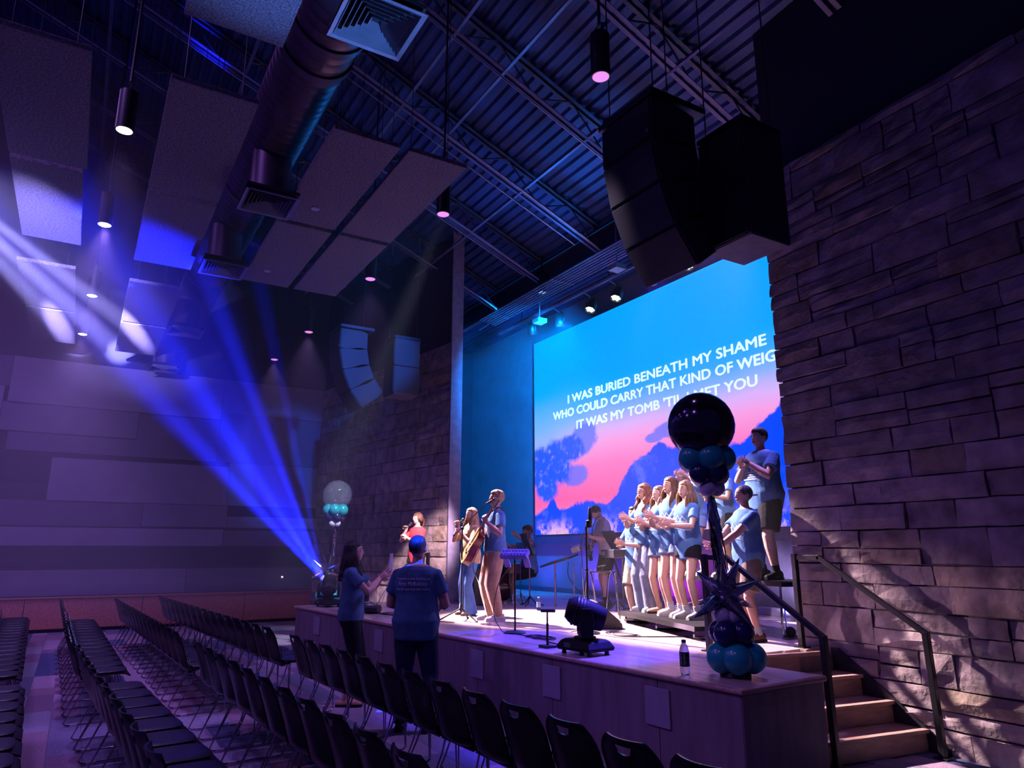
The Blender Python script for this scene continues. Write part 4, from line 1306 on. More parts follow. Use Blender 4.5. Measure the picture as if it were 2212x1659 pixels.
def person(label, loc, heading, H=1.7, build=1.0, rw=(.22, .12, .86), lw=(-.22, .12, .86), rpole=(.5, -.8, -.2), lpole=(-.5, -.8, -.2), rh=None, lh=None, rn=None, ln=None, curl=(.35, .35),
           feet=((.10, 0), (-.10, 0)), toe=(8, -8), lean=0.0, pelvis=(0, 0, 0), head=(0, 0), shirt='blue', hem=.84, sleeve=.62, loose=.018, pants='jeans', pcut='long', shoes='white', hair='brown', style='long', skin='fair', mouth='open',
           group=None, glasses=False, voxel=.0075, sway=0.0):
    root = empty('person', loc, R(heading - 90.0)); tag(root, label, 'person', group)
    k = H / 1.70
    K = Matrix.Scale(k, 4)
    pv = Vector(pelvis)
    PT = Matrix.Translation(pv)
    U = PT @ Matrix.Translation((0, 0, .92)) @ Matrix.Rotation(-lean, 4, 'X') @ Matrix.Rotation(sway, 4, 'Y') @ Matrix.Translation((0, 0, -.92))
    Hd = U @ Matrix.Translation((0, 0, 1.49)) @ Matrix.Rotation(R(head[0]), 4, 'Z') @ Matrix.Rotation(R(head[1]), 4, 'X') @ Matrix.Translation((0, 0, -1.49))
    bw = build
    # ---------------- body, one continuous surface
    b = MB()
    b.ring_loft([ring(z, rx * bw, ry * (1 + (bw - 1) * 1.2), cy, K @ (U if z > .95 else PT)) for z, rx, ry, cy in TORSO])
    b.tube([K @ (U @ Vector((0, -.012, 1.38))), K @ (U @ Vector((0, -.004, 1.44))), K @ (Hd @ Vector((0, .006, 1.53)))], [.062 * k, .052 * k, .050 * k], 14)
    HM = K @ Hd
    Hr = HM.to_3x3()
    b.ell(HM @ Vector((0, .008, 1.605)), (.074, .094, .098), 18, 12, Hr)
    b.ell(HM @ Vector((0, .034, 1.553)), (.058, .066, .066), 16, 10, Hr)
    b.ell(HM @ Vector((0, .062, 1.515)), (.030, .028, .020), 12, 8, Hr)           # chin
    b.tube([HM @ Vector((0, .092, 1.612)), HM @ Vector((0, .100, 1.590)), HM @ Vector((0, .107, 1.573)), HM @ Vector((0, .094, 1.563))], [.009 * k, .010 * k, .012 * k, .009 * k], 8, round_ends=True)
    for s_ in (-1, 1):
        b.ell(HM @ Vector((s_ * .076, -.004, 1.585)), (.011, .022, .031), 10, 8, Hr)
    arms = []
    for s_, wt, pole, hd, hn, cu in ((1, rw, rpole, rh, rn, curl[0]), (-1, lw, lpole, lh, ln, curl[1])):
        sh = U @ Vector((s_ * .168 * (1 + (bw - 1) * .7), -.006, 1.355))
        el, wr = ik(sh, Vector(wt) + pv, .285, .250, pole)
        f_ = (wr - el).normalized()
        m1 = sh.lerp(el, .45); m2 = el.lerp(wr, .28)
        aw = 1 + (bw - 1) * .6
        b.tube([K @ (U @ Vector((s_ * .10, -.006, 1.37))), K @ sh, K @ m1, K @ el, K @ m2, K @ wr], [.052 * k * aw, .054 * k * aw, .049 * k * aw, .041 * k * aw, .042 * k * aw, .027 * k * aw], 12, round_ends=True)
        d = Vector(hd) if hd else f_
        n = Vector(hn) if hn else Vector((-s_ * .9, .2, .1))
        hand(b, K @ wr, d, n, s_, cu, k)
        arms.append((s_, sh, el, wr))
    legs = []
    for (fx, fy, *fz), s_ in zip(feet, (1, -1)):
        hip = PT @ Vector((s_ * .088 * (1 + (bw - 1) * .5), 0, .88))
        an = Vector((fx, fy, .085 + (fz[0] if fz else 0)))
        kn, an = ik(hip, an, .415, .40, (s_ * .12, 1, 0))
        lw_ = 1 + (bw - 1) * .8
        b.tube([K @ (hip + Vector((0, 0, .04))), K @ hip.lerp(kn, .3), K @ hip.lerp(kn, .75), K @ kn, K @ kn.lerp(an, .3), K @ kn.lerp(an, .7), K @ an],
               [.088 * k * lw_, .082 * k * lw_, .062 * k * lw_, .054 * k * lw_, .055 * k * lw_, .040 * k * lw_, .036 * k], 12, round_ends=True)
        legs.append((s_, hip, kn, an))
    for (s_, hip, kn, an), td in zip(legs, toe):
        Mf = K @ Matrix.Translation(an) @ Matrix.Rotation(R(-td), 4, 'Z')
        b.ell(Mf @ Vector((0, .055, -.045)), (.038 * k, .115 * k, .035 * k), 12, 8, Mf.to_3x3().normalized())
    fuse(b.build('body', SKIN[skin], root), voxel * k, 4, .45)
    # ---------------- shirt
    c = MB()
    zs = [hem, hem + .02, .95, 1.02, 1.10, 1.18, 1.28, 1.36, 1.405, 1.435]
    rg = []
    for z in zs:
        rx, ry, cy = torso_at(z)
        lo = loose * (1 if z < 1.3 else .75) + (.016 if z < 1.12 else 0) * (1 if loose > .01 else 0)
        if z > 1.42: lo = .012
        rg.append(ring(z, rx * bw + lo, ry * (1 + (bw - 1) * 1.2) + lo, cy, K @ (U if z > .93 else PT.lerp(U, .5) if False else U), 24))
    c.ring_loft(rg)
    for s_, sh, el, wr in arms:
        e = sh.lerp(el, sleeve) if sleeve <= 1 else el.lerp(wr, sleeve - 1)
        aw = 1 + (bw - 1) * .6
        pts = [K @ (U @ Vector((s_ * .06, -.006, 1.375))), K @ (sh + Vector((0, 0, -.004))), K @ sh.lerp(el, min(.3, sleeve * .5)), K @ e]
        rr = [.062 * k * aw, .062 * k * aw, .064 * k * aw, .070 * k * aw]
        if sleeve > 1:
            pts = [pts[0], pts[1], K @ sh.lerp(el, .5), K @ el, K @ e]; rr = [.068 * k, .070 * k, .064 * k, .058 * k, .05 * k]
        c.tube(pts, rr, 14)
    fuse(c.build('shirt', CL[shirt], root), .011 * k, 3, .6)
    # ---------------- lower garment
    p = MB()
    rg = []
    for z in (.80, .86, .92, .99, 1.03):
        rx, ry, cy = torso_at(z)
        rg.append(ring(z, rx * bw + .016, ry * (1 + (bw - 1) * 1.2) + .014, cy, K @ PT, 22))
    p.ring_loft(rg)
    for s_, hip, kn, an in legs:
        lw_ = 1 + (bw - 1) * .8
        if pcut == 'long':
            end = an + Vector((0, 0, -.03)); pts = [hip + Vector((0, 0, .02)), hip.lerp(kn, .4), kn, kn.lerp(an, .5), end]; rr = [.108, .095, .072, .062, .060]
        elif pcut == 'cargo':
            end = an + Vector((0, 0, -.02)); pts = [hip + Vector((0, 0, .02)), hip.lerp(kn, .4), kn, kn.lerp(an, .35), kn.lerp(an, .8), end]; rr = [.112, .112, .098, .090, .074, .055]
        elif pcut == 'flare':
            end = an + Vector((0, 0, -.065)); pts = [hip + Vector((0, 0, .02)), hip.lerp(kn, .4), kn, kn.lerp(an, .5), end]; rr = [.102, .088, .070, .088, .118]
        elif pcut == 'wide':
            end = an + Vector((0, 0, -.07)); pts = [hip + Vector((0, 0, .02)), hip.lerp(kn, .4), kn, kn.lerp(an, .5), end]; rr = [.108, .108, .108, .115, .125]
        elif pcut == 'crop':
            end = kn.lerp(an, .62); pts = [hip + Vector((0, 0, .02)), hip.lerp(kn, .4), kn, end]; rr = [.108, .096, .072, .062]
        elif pcut == 'shorts':
            end = hip.lerp(kn, .86); pts = [hip + Vector((0, 0, .02)), hip.lerp(kn, .4), end]; rr = [.112, .112, .104]
        else:                                     # 'mini'
            end = hip.lerp(kn, .36); pts = [hip + Vector((0, 0, .02)), hip.lerp(kn, .2), end]; rr = [.112, .112, .114]
        p.tube([K @ q for q in pts], [r_ * k * lw_ for r_ in rr], 14)
    fuse(p.build('trousers' if pcut in ('long', 'cargo', 'flare', 'wide', 'crop') else 'shorts', CL[pants], root), .011 * k, 3, .6)
    # ---------------- shoes
    for (s_, hip, kn, an), td in zip(legs, toe):
        Mf = K @ Matrix.Translation((an.x, an.y, an.z - .085)) @ Matrix.Rotation(R(-td), 4, 'Z')
        sh_ = MB()
        rg = []
        for y_, wd, ht in ((-.085, .018, .05), (-.075, .034, .085), (-.03, .040, .105), (.03, .042, .092), (.09, .046, .066), (.145, .044, .052), (.178, .030, .042), (.188, .012, .03)):
            if shoes == 'tan': ht = min(ht, .05)
            rg.append([Mf @ Vector((wd * math.cos(2 * PI * j / 14) * (1 if math.sin(2 * PI * j / 14) < 0 else .88), y_, .012 + ht * .5 + ht * .5 * math.sin(2 * PI * j / 14))) for j in range(14)])
        sh_.ring_loft(rg)
        if shoes in ('white', 'grey') and pcut != 'flare':
            sh_.tube([K @ (an + Vector((0, -.005, -.02))), K @ (an + Vector((0, -.005, .035)))], .045 * k, 12)
        so_ = sh_.build('shoe', SHOE[shoes], root, smooth=True)
        sl = MB()
        prof_ = [(-.09, .026), (-.05, .040), (.02, .042), (.09, .050), (.15, .047), (.192, .026)]
        out = [(-w_, y_) for y_, w_ in prof_] + [(w_, y_) for y_, w_ in reversed(prof_)]
        sl.prism(out, 0.001, .028, 'z', Mf)
        sl.build('sole', M_SOLE if shoes in ('white', 'grey') else SHOE['black'], so_)
        if pcut in ('mini', 'shorts') and shoes in ('white', 'black', 'brown', 'grey'):
            sk = MB(); sk.tube([K @ (an + Vector((0, -.004, -.01))), K @ (an.lerp(kn, .20))], [.043 * k, .044 * k], 12)
            sk.build('sock', mat('sock_white', (0.6, 0.58, 0.62), 0.9) if shoes != 'black' else CL['black'], root, smooth=True)
    # ---------------- face
    for s_ in (-1, 1):
        e = MB(); e.ell(HM @ Vector((s_ * .030, .094, 1.602)), (.0135, .008, .0075), 10, 8, Hr); eo = e.build('eye', M_EYE, root, smooth=True)
        i_ = MB(); i_.ell(HM @ Vector((s_ * .030, .101, 1.602)), (.0062, .0045, .0065), 8, 6, Hr); i_.build('iris', M_IRIS, eo, smooth=True)
        w_ = MB(); w_.tube([HM @ Vector((s_ * .014, .101, 1.622)), HM @ Vector((s_ * .032, .099, 1.627)), HM @ Vector((s_ * .050, .086, 1.621))], [.0035 * k, .004 * k, .0025 * k], 6); w_.build('eyebrow', HAIR['brown' if hair in ('blonde', 'honey', 'auburn', 'grey') else hair], root, smooth=True)
    mo = MB(); mo.ell(HM @ Vector((0, .094, 1.541)), (.022, .010, .014 if mouth == 'open' else .007), 12, 8, Hr); mm = mo.build('mouth', M_LIP, root, smooth=True)
    if mouth == 'open':
        mi = MB(); mi.ell(HM @ Vector((0, .099, 1.541)), (.014, .008, .008), 10, 6, Hr); mi.build('mouth_opening', M_MOUTH, mm, smooth=True)
    # ---------------- hair
    h = MB()
    rr = random.Random(hash(label) % 9999 if False else sum(map(ord, label)))
    cap_f = {'short': 0.0, 'crop': 0.0}.get(style, -.002)
    h.ell(HM @ Vector((0, -.014, 1.628)), (.083, .098, .094), 20, 12, Hr)
    if style in ('short', 'curlytop'):
        h.ell(HM @ Vector((0, .020, 1.668)), (.070, .075, .048), 16, 10, Hr)
        if style == 'curlytop':
            for _ in range(46):
                a, bt = rr.uniform(0, 2 * PI), rr.uniform(.05, 1.2)
                q = Vector((.080 * math.sin(bt) * math.cos(a), -.005 + .095 * math.sin(bt) * math.sin(a), 1.64 + .075 * math.cos(bt)))
                h.ell(HM @ q, (.018, .018, .016), 8, 6, Hr)
    if style in ('long', 'curly', 'straight', 'pony'):
        h.ell(HM @ Vector((0, .004, 1.655)), (.078, .090, .058), 18, 10, Hr)
        nl = 26 if style != 'curly' else 34
        zb = {'long': 1.13, 'straight': 1.30, 'curly': 1.20, 'pony': 1.52}[style]
        for i in range(nl):
            a = lerp(R(-30), R(210), i / (nl - 1)) + PI        # round the back from ear to ear
            ca, sa = math.cos(a), math.sin(a)
            top = Vector((.070 * ca, -.01 + .075 * sa, 1.665))
            mid = Vector((.086 * ca, -.012 + .092 * sa, 1.575))
            front = max(0, sa + .25)
            lw2 = Vector((.108 * ca, -.028 + .095 * sa + .07 * front, 1.44))
            end = Vector((.110 * ca + rr.uniform(-.02, .02), -.045 + .10 * sa + .13 * front, zb + rr.uniform(-.05, .05)))
            P_ = [HM @ top, HM @ mid, (K @ (U @ lw2)) if style != 'pony' else HM @ Vector((.06 * ca, -.07, 1.55)), (K @ (U @ end)) if style != 'pony' else HM @ Vector((.02 * ca, -.11, 1.57))]
            P_ = curve_pts(P_, 5)
            if style == 'curly':
                ph = rr.uniform(0, 6)
                P_ = [q + Vector((math.sin(j * 1.7 + ph), math.cos(j * 1.7 + ph), 0)) * (.016 if j > 3 else .004) * k for j, q in enumerate(P_)]
            else:
                ph = rr.uniform(0, 6)
                P_ = [q + Vector((math.sin(j * .8 + ph), math.cos(j * .8 + ph), 0)) * .004 * k * j / 5 for j, q in enumerate(P_)]
            nP = len(P_)
            h.tube(P_, [(.020 if j < nP * .8 else lerp(.020, .009, (j - nP * .8) / (nP * .2))) * k for j in range(nP)], 6)
        if style == 'pony':
            tl = curve_pts([HM @ Vector((0, -.10, 1.60)), HM @ Vector((.0, -.15, 1.57)), HM @ Vector((.02, -.15, 1.47)), HM @ Vector((.03, -.12, 1.36))], 5)
            h.tube(tl, [.03 * k] * (len(tl) - 5) + [.026 * k, .022 * k, .017 * k, .012 * k, .006 * k], 8)
    if style == 'cap':
        h = MB()
        h.ell(HM @ Vector((0, -.010, 1.622)), (.084, .101, .094), 20, 12, Hr)
        fuse(h.build('cap', HAIR['grey'], root), .009 * k, 3, .5)
        br = MB()
        pts_ = []
        for a_ in range(9):
            t = PI * a_ / 8
            pts_.append((.075 * math.cos(t), -.085 - .085 * math.sin(t)))
        br.prism(pts_, 1.592, 1.600, 'z', HM @ Matrix.Translation((0, 0, 0)))
        br.build('cap_brim', HAIR['grey'], root)
    else:
        fuse(h.build('hair', HAIR[hair], root), (.0085 if style != 'curly' else .0075) * k, 2, .5)
    if glasses:
        g_ = MB()
        for s_ in (-1, 1):
            g_.tube([HM @ Vector((s_ * .032 + .021 * math.cos(a), .108, 1.600 + .017 * math.sin(a))) for a in [2 * PI * i / 14 for i in range(15)]], .0025 * k, 5)
            g_.tube([HM @ Vector((s_ * .053, .105, 1.603)), HM @ Vector((s_ * .078, .01, 1.600))], .0022 * k, 5)
        g_.tube([HM @ Vector((-.011, .110, 1.602)), HM @ Vector((.011, .110, 1.602))], .0022 * k, 5)
        g_.build('glasses', CL['black'], root)
    root['_k'] = k
    info = {'root': root, 'K': K, 'U': U, 'HM': HM, 'arms': {a[0]: a for a in arms}, 'bw': bw, 'loose': loose}
    return info

def on_shirt(info, x, z, back=False, off=.010):
    rx, ry, cy = torso_at(z)
    bw, lo = info['bw'], info['loose'] + (.016 if z < 1.12 else 0)
    rx, ry = rx * bw + lo, ry * (1 + (bw - 1) * 1.2) + lo
    q = max(0.0, 1 - min(1, abs(x) / rx) ** 2.4) ** (1 / 2.4)
    y = cy + (-1 if back else 1) * (ry * q + off)
    return info['K'] @ (info['U'] @ Vector((x, y, z)))
def front_print(info, w=.13, z0=1.10, z1=1.27):
    """mountain outline over rows of lettering-like bars, white on the chest"""
    m = MB()
    def quad(x0, za, x1, zb, x2, zc, x3, zd):
        m.add([on_shirt(info, *q) for q in ((x0, za), (x1, zb), (x2, zc), (x3, zd))], [(0, 1, 2, 3)])
    hz = lerp(z0, z1, .55)
    for (xa, xb, top) in ((-w * .9, -.01, z1 - .02), (-.04, w * .55, z1), (w * .25, w * .95, z1 - .035)):
        xm = (xa + xb) / 2
        n = 6
        for i in range(n):
            for s_, e_ in ((xa, xm), (xm, xb)):
                x0, x1 = lerp(s_, e_, i / n), lerp(s_, e_, (i + 1) / n)
                y0 = lerp(hz, top, i / n) if s_ == xa else lerp(top, hz, i / n)
                y1 = lerp(hz, top, (i + 1) / n) if s_ == xa else lerp(top, hz, (i + 1) / n)
                quad(x0, y0 - .008, x1, y1 - .008, x1, y1 + .004, x0, y0 + .004)
    rz = random.Random(4)
    for j in range(4):
        zz = lerp(z0, hz - .012, j / 3.2)
        x = -w * .95
        while x < w * .95:
            d = rz.uniform(.012, .03)
            quad(x, zz, min(x + d, w), zz, min(x + d, w), zz + .014, x, zz + .014)
            x += d + .007
    m.build('shirt_print', M_PRINT, info['root'])

MIC = 0
M_MICG = mat('mic_grille', (0.05, 0.05, 0.06), 0.4, 0.6)
def hand_mic(info, side, lab, tip=None):
    _, sh, el, wr = info['arms'][side]
    K = info['K']
    w = K @ wr
    tipv = info['HM'] @ Vector((0, .125, 1.535)) if tip is None else tip
    d = (tipv - (w + Vector((0, .0, .03)))).normalized()
    base = info['root'].matrix_world if False else None
    root = empty('hand_microphone', (0, 0, 0))
    rloc, rz = info['root'].location, info['root'].rotation_euler[2]
    Mw = Matrix.Translation(rloc) @ Matrix.Rotation(rz, 4, 'Z')
    a = Mw @ (tipv - d * .025); b_ = Mw @ (tipv - d * .205)
    root.location = b_
    tag(root, lab, 'microphone')
    dd = a - b_
    m = MB(); m.tube([Vector((0, 0, 0)), dd * .55, dd * .72], [.012, .016, .021], 12); m.build('mic_body', M_DARK, root, smooth=True)
    m = MB(); m.ell(dd * .88, (.026, .026, .026), 14, 10); m.build('mic_grille', M_MICG, root, smooth=True)
    m = MB(); m.tube([dd * .70, dd * .76], .0235, 12); m.build('mic_collar', mat('mic_collar_grey', (0.25, 0.25, 0.28), 0.3, 0.7), root, smooth=True)
    return root

CLAP = dict(rw=(.045, .33, 1.20), lw=(-.035, .35, 1.21), rpole=(.8, -.3, -.6), lpole=(-.8, -.3, -.6), rh=(-.15, .85, .55), lh=(.15, .85, .55), rn=(-1, .1, 0), ln=(1, .1, 0), curl=(.12, .12))
def clap(dz=0.0, dy=0.0, gap=0.0):
    d = dict(CLAP)
    d['rw'] = (.045 + gap, .22 + dy, 1.20 + dz); d['lw'] = (-.035 - gap, .24 + dy, 1.21 + dz)
    return d
# --- two people standing before the stage
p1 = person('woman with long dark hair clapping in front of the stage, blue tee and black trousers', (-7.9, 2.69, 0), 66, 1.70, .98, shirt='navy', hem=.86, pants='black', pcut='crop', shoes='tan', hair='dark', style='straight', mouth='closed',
            feet=((.09, -.02), (-.10, .04)), head=(-4, 4), **clap(.10, .07, .03))
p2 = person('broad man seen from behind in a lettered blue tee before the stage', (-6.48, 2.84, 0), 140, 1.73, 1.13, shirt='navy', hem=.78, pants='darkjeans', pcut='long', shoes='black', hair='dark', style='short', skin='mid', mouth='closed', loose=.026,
            rw=(.17, .27, 1.06), lw=(-.17, .27, 1.06), rpole=(.55, -.7, -.6), lpole=(-.55, -.7, -.6), feet=((.13, 0), (-.13, .02)), head=(0, 6))
p3 = person('girl in a coral red tee holding a microphone before the far stone wall', (-12.2, 5.32, HS), 292, 1.57, .95, shirt='red', hem=.70, pants='black', pcut='mini', shoes='white', hair='brown', style='pony', group='singers on the stage',
            rw=(.10, .21, 1.36), rpole=(.7, -.1, -.9), rh=(-.2, .3, .9), rn=(-.5, .7, -.2), curl=(.75, .3), lw=(.06, .20, 1.22), lpole=(-.8, -.2, -.6), lh=(.6, .3, .5), head=(-6, 0))
p4 = person('blonde girl in a pale yellow top and flared jeans singing beside the guitarist', (-9.54, 5.02, HS), 276, 1.52, .95, shirt='yellow', hem=.80, sleeve=.85, loose=.028, pants='jeans', pcut='flare', shoes='tan', hair='blonde', style='long', group='singers on the stage',
            rw=(.07, .20, 1.40), rpole=(.5, -.1, -.9), rh=(-.1, .4, .9), rn=(-.6, .6, 0), curl=(.75, .6), lw=(-.05, .22, 1.28), lpole=(-.6, -.2, -.8), lh=(.2, .3, .8), feet=((.10, 0), (-.10, .05)), head=(6, 4))
p5 = person('tall fair-haired guitarist in a blue tee and khaki cargo trousers', (-8.57, 4.88, HS), 256, 1.70, 1.0, shirt='blue', hem=.88, pants='khaki', pcut='cargo', shoes='white', hair='blonde', style='curlytop', group='singers on the stage', loose=.024,
            rw=(.13, .30, 1.02), rpole=(.9, -.3, -.3), rh=(-.6, .3, -.4), rn=(-.3, -.8, 0), curl=(.5, .9), lw=(-.20, .17, 1.27), lpole=(-.6, -.2, -1), lh=(.1, .35, .8), ln=(.7, -.5, .2), feet=((.12, .02), (-.12, -.02)), head=(2, 2), lean=-.03)
p6 = person('drummer in a blue tee half hidden behind the guitarist and a music stand', (-11.3, 7.05, HS), 262, 1.72, 1.0, shirt='blue', hem=.86, pants='black', pcut='shorts', shoes='grey', hair='brown', style='short', skin='mid', mouth='closed', group='band players',
            pelvis=(0, -.1, -.36), feet=((.16, .34), (-.22, .32)), rw=(.10, .42, 1.38), lw=(-.34, .38, 1.50), lpole=(-.9, 0, -.3), lh=(.2, .5, .6), curl=(.7, .5), head=(0, -14))
p7 = person('guitar player in a light grey tee and black shorts bending over his guitar', (-9.75, 7.75, HS), 252, 1.68, 1.0, shirt='white', hem=.86, pants='black', pcut='shorts', shoes='black', hair='dark', style='short', skin='fair', mouth='closed', group='band players',
            lean=.20, rw=(.10, .30, .98), rpole=(.8, -.5, -.1), rh=(-.6, .3, -.3), rn=(-.3, -.8, 0), curl=(.5, .9), lw=(-.16, .36, 1.14), lpole=(-.5, -.2, -1), lh=(.3, .6, .4), ln=(.6, -.6, .3), feet=((.12, 0), (-.14, .12)), head=(0, -32))
# --- choir
HD = 264
p8 = person('youngest choir boy in pale shorts standing on the stage floor at the choir end', (-7.54, 6.47, HS), HD + 6, 1.48, .98, shirt='blue', hem=.76, pants='khakishort', pcut='shorts', shoes='grey', hair='dark', style='short', group='choir in blue tees', **clap(-.08, .03, .03))
p9 = person('choir girl with long curly auburn hair, glasses and wide grey jeans', (-7.30, 6.45, .84), HD, 1.63, .95, shirt='blue', hem=.88, pants='greyjeans', pcut='wide', shoes='white', hair='auburn', style='curly', glasses=True, group='choir in blue tees', **clap(.0, .06, .02))
p10 = person('shorter blonde choir girl in denim shorts, between two taller girls', (-6.95, 6.38, .84), HD, 1.57, .95, shirt='blue', hem=.78, pants='shortdenim', pcut='mini', shoes='tan', hair='honey', style='long', group='choir in blue tees', head=(4, 6), **clap(-.02, .05, .02))
p11 = person('tallest long-haired choir girl on the low riser, in pale denim shorts', (-6.60, 6.26, .84), HD, 1.65, .97, shirt='blue', hem=.80, pants='shortdenim', pcut='mini', shoes='white', hair='brown', style='long', group='choir in blue tees', head=(2, 4), **clap(-.02, .06, .02))
p12 = person('choir girl with long honey hair and black shorts beside the balloon column', (-6.25, 6.17, .84), HD + 2, 1.57, .95, shirt='blue', hem=.72, pants='black', pcut='mini', shoes='white', hair='honey', style='long', group='choir in blue tees', head=(6, 0), loose=.026, **clap(-.08, .08, .03))
p13 = person('choir boy in a backwards grey cap and taupe shorts at the end of the steps', (-5.31, 6.09, HS), 250, 1.58, 1.05, shirt='blue', hem=.78, pants='greyshort', pcut='shorts', shoes='brown', hair='grey', style='cap', skin='fair', group='choir in blue tees', loose=.03,
             rw=(.05, .40, 1.04), lw=(-.08, .44, .98), rpole=(.8, -.3, -.5), lpole=(-.8, -.3, -.5), rh=(-.1, .9, .1), lh=(.1, .9, 0), rn=(-.8, 0, .5), ln=(.8, 0, .5), curl=(.2, .2))
p14 = person('big dark-haired choir boy in black shorts on the high riser, tallest in the picture', (-5.78, 6.98, 1.275), 262, 1.77, 1.24, shirt='blue', hem=.76, pants='black', pcut='shorts', shoes='black', hair='dark', style='short', group='choir in blue tees', loose=.03, **clap(.06, -.02, .03))
p15 = person('choir girl whose fair head alone shows behind the front row', (-7.66, 7.50, 1.275), HD + 14, 1.47, .95, shirt='blue', hem=.80, pants='shortdenim', pcut='mini', shoes='white', hair='honey', style='long', group='choir in blue tees', mouth='closed', voxel=.009, **clap())
p16 = person('choir member raising hands behind the dark balloons', (-7.20, 7.28, 1.275), HD + 2, 1.47, .95, shirt='blue', hem=.78, pants='shortdenim', pcut='mini', shoes='white', hair='blonde', style='short', group='choir in blue tees', voxel=.009, **clap(.34, .0, .05))
p17 = person('choir member in dark shorts and white shoes half hidden by the tinsel stem', (-6.62, 7.20, 1.275), HD - 4, 1.50, 1.0, shirt='blue', hem=.80, pants='black', pcut='shorts', shoes='white', hair='brown', style='short', skin='mid', group='choir in blue tees', voxel=.009, **clap(-.05, .03, .02))
for q in (p8, p9, p10, p11, p12, p13, p14):
    front_print(q)
front_print(p5)
hand_mic(p3, 1, 'black hand microphone held by the girl in coral red')
hand_mic(p4, 1, 'dark hand microphone held by the girl in yellow')
# emblem on the red tee
m = MB()
n_ = 20
c_ = on_shirt(p3, .02, 1.14)
m.add([c_] + [on_shirt(p3, .02 + .075 * math.cos(2 * PI * i / n_), 1.14 + .075 * math.sin(2 * PI * i / n_)) for i in range(n_)], [(0, 1 + i, 1 + (i + 1) % n_) for i in range(n_)])
o = m.build('shirt_emblem', mat('dark_emblem', (0.03, 0.03, 0.05), 0.8), p3['root'])
m = MB()
for i in range(n_):
    a, b2 = 2 * PI * i / n_, 2 * PI * (i + 1) / n_
    m.add([on_shirt(p3, .02 + r_ * math.cos(t_), 1.14 + r_ * math.sin(t_), False, .013) for r_, t_ in ((.066, a), (.066, b2), (.052, b2), (.052, a))], [(0, 1, 2, 3)])
for zz, hw in ((1.165, .036), (1.14, .044), (1.115, .03)):
    m.add([on_shirt(p3, .02 + sx_ * hw, zz + dz, False, .013) for sx_, dz in ((-1, -.006), (1, -.006), (1, .006), (-1, .006))], [(0, 1, 2, 3)])
m.build('emblem_ring', M_PRINT, o)
# lettering on the back of the man's tee, and a small line on the woman's
def back_words(info, txt, size, z, xw, name='shirt_lettering'):
    cu = bpy.data.curves.new(name, 'FONT'); cu.body = txt; cu.size = size; cu.align_x = 'CENTER'; cu.resolution_u = 2
    o = bpy.data.objects.new(name, cu); COL.objects.link(o)
    bpy.context.view_layer.update()
    me = bpy.data.meshes.new_from_object(o.evaluated_get(bpy.context.evaluated_depsgraph_get()))
    bpy.data.objects.remove(o)
    xs = [v.co.x for v in me.vertices]
    k = 2 * xw / (max(xs) - min(xs))
    for v in me.vertices:
        p = on_shirt(info, -v.co.x * -1 * k if False else -(v.co.x) * -k if False else v.co.x * k, z + v.co.y, True, .013)
        v.co = p
    me.materials.clear(); me.materials.append(M_PRINT)
    o = bpy.data.objects.new(name, me); COL.objects.link(o); o.parent = info['root']
    return o
back_words(p2, 'I opened a new building at', .030, 1.315, .155)
back_words(p2, 'First McKinney', .052, 1.262, .135)
back_words(p2, 'and all I got was this t-shirt', .030, 1.222, .16)
back_words(p1, 'I opened a new building at', .026, 1.30, .12)
back_words(p1, 'First McKinney', .045, 1.255, .105)
# settle every fused surface in one pass
bpy.context.view_layer.update()
dg = bpy.context.evaluated_depsgraph_get()
done = [(o, bpy.data.meshes.new_from_object(o.evaluated_get(dg))) for o in PENDING]
tri = 0
for o, me in done:
    old = o.data
    o.modifiers.clear()
    o.data = me
    me.name = o.name
    me.polygons.foreach_set('use_smooth', [True] * len(me.polygons))
    tri += sum(len(p.vertices) - 2 for p in me.polygons)
    if not me.materials and old.materials:
        me.materials.append(old.materials[0])
    bpy.data.meshes.remove(old)
print('people triangles', tri)
# ================================================================== THINGS ON THE STAGE
M_TEAL = mat('teal_latex', (0.012, 0.30, 0.31), 0.22, var=0.06, vscale=3, spec=0.5)
M_NAVY = mat('navy_latex', (0.010, 0.016, 0.075), 0.2, var=0.06, vscale=3, spec=0.5)
M_WHITEB = mat('white_latex', (0.60, 0.56, 0.66), 0.3, var=0.05, vscale=3)
M_BIGDARK = mat('dark_chrome_balloon', (0.055, 0.04, 0.075), 0.13, 0.85, var=0.1, vscale=2)
M_BIGCLEAR = mat('pearly_clear_balloon', (0.55, 0.55, 0.65), 0.06, 0.4, var=0.05, alpha=0.17)
M_FOIL = mat('silver_foil', (0.42, 0.43, 0.50), 0.12, 1.0, var=0.1, vscale=6, bump=0.4, bscale=18)
M_CHR = mat('bright_chrome', (0.6, 0.6, 0.66), 0.12, 1.0, var=0.03)
def balloon_ball(mb_parent, c, r, m_, nm='balloon'):
    m = MB()
    prof = []
    for i in range(15):
        t = PI * i / 14
        z = -math.cos(t); rr = math.sin(t)
        rr *= (1 - .10 * max(0, -z) ** 2)
        prof.append((max(.004, r * rr), r * 1.03 * z))
    m.lathe(prof, n=22)
    o = m.build(nm, m_, mb_parent, smooth=True, loc=c)
    return o
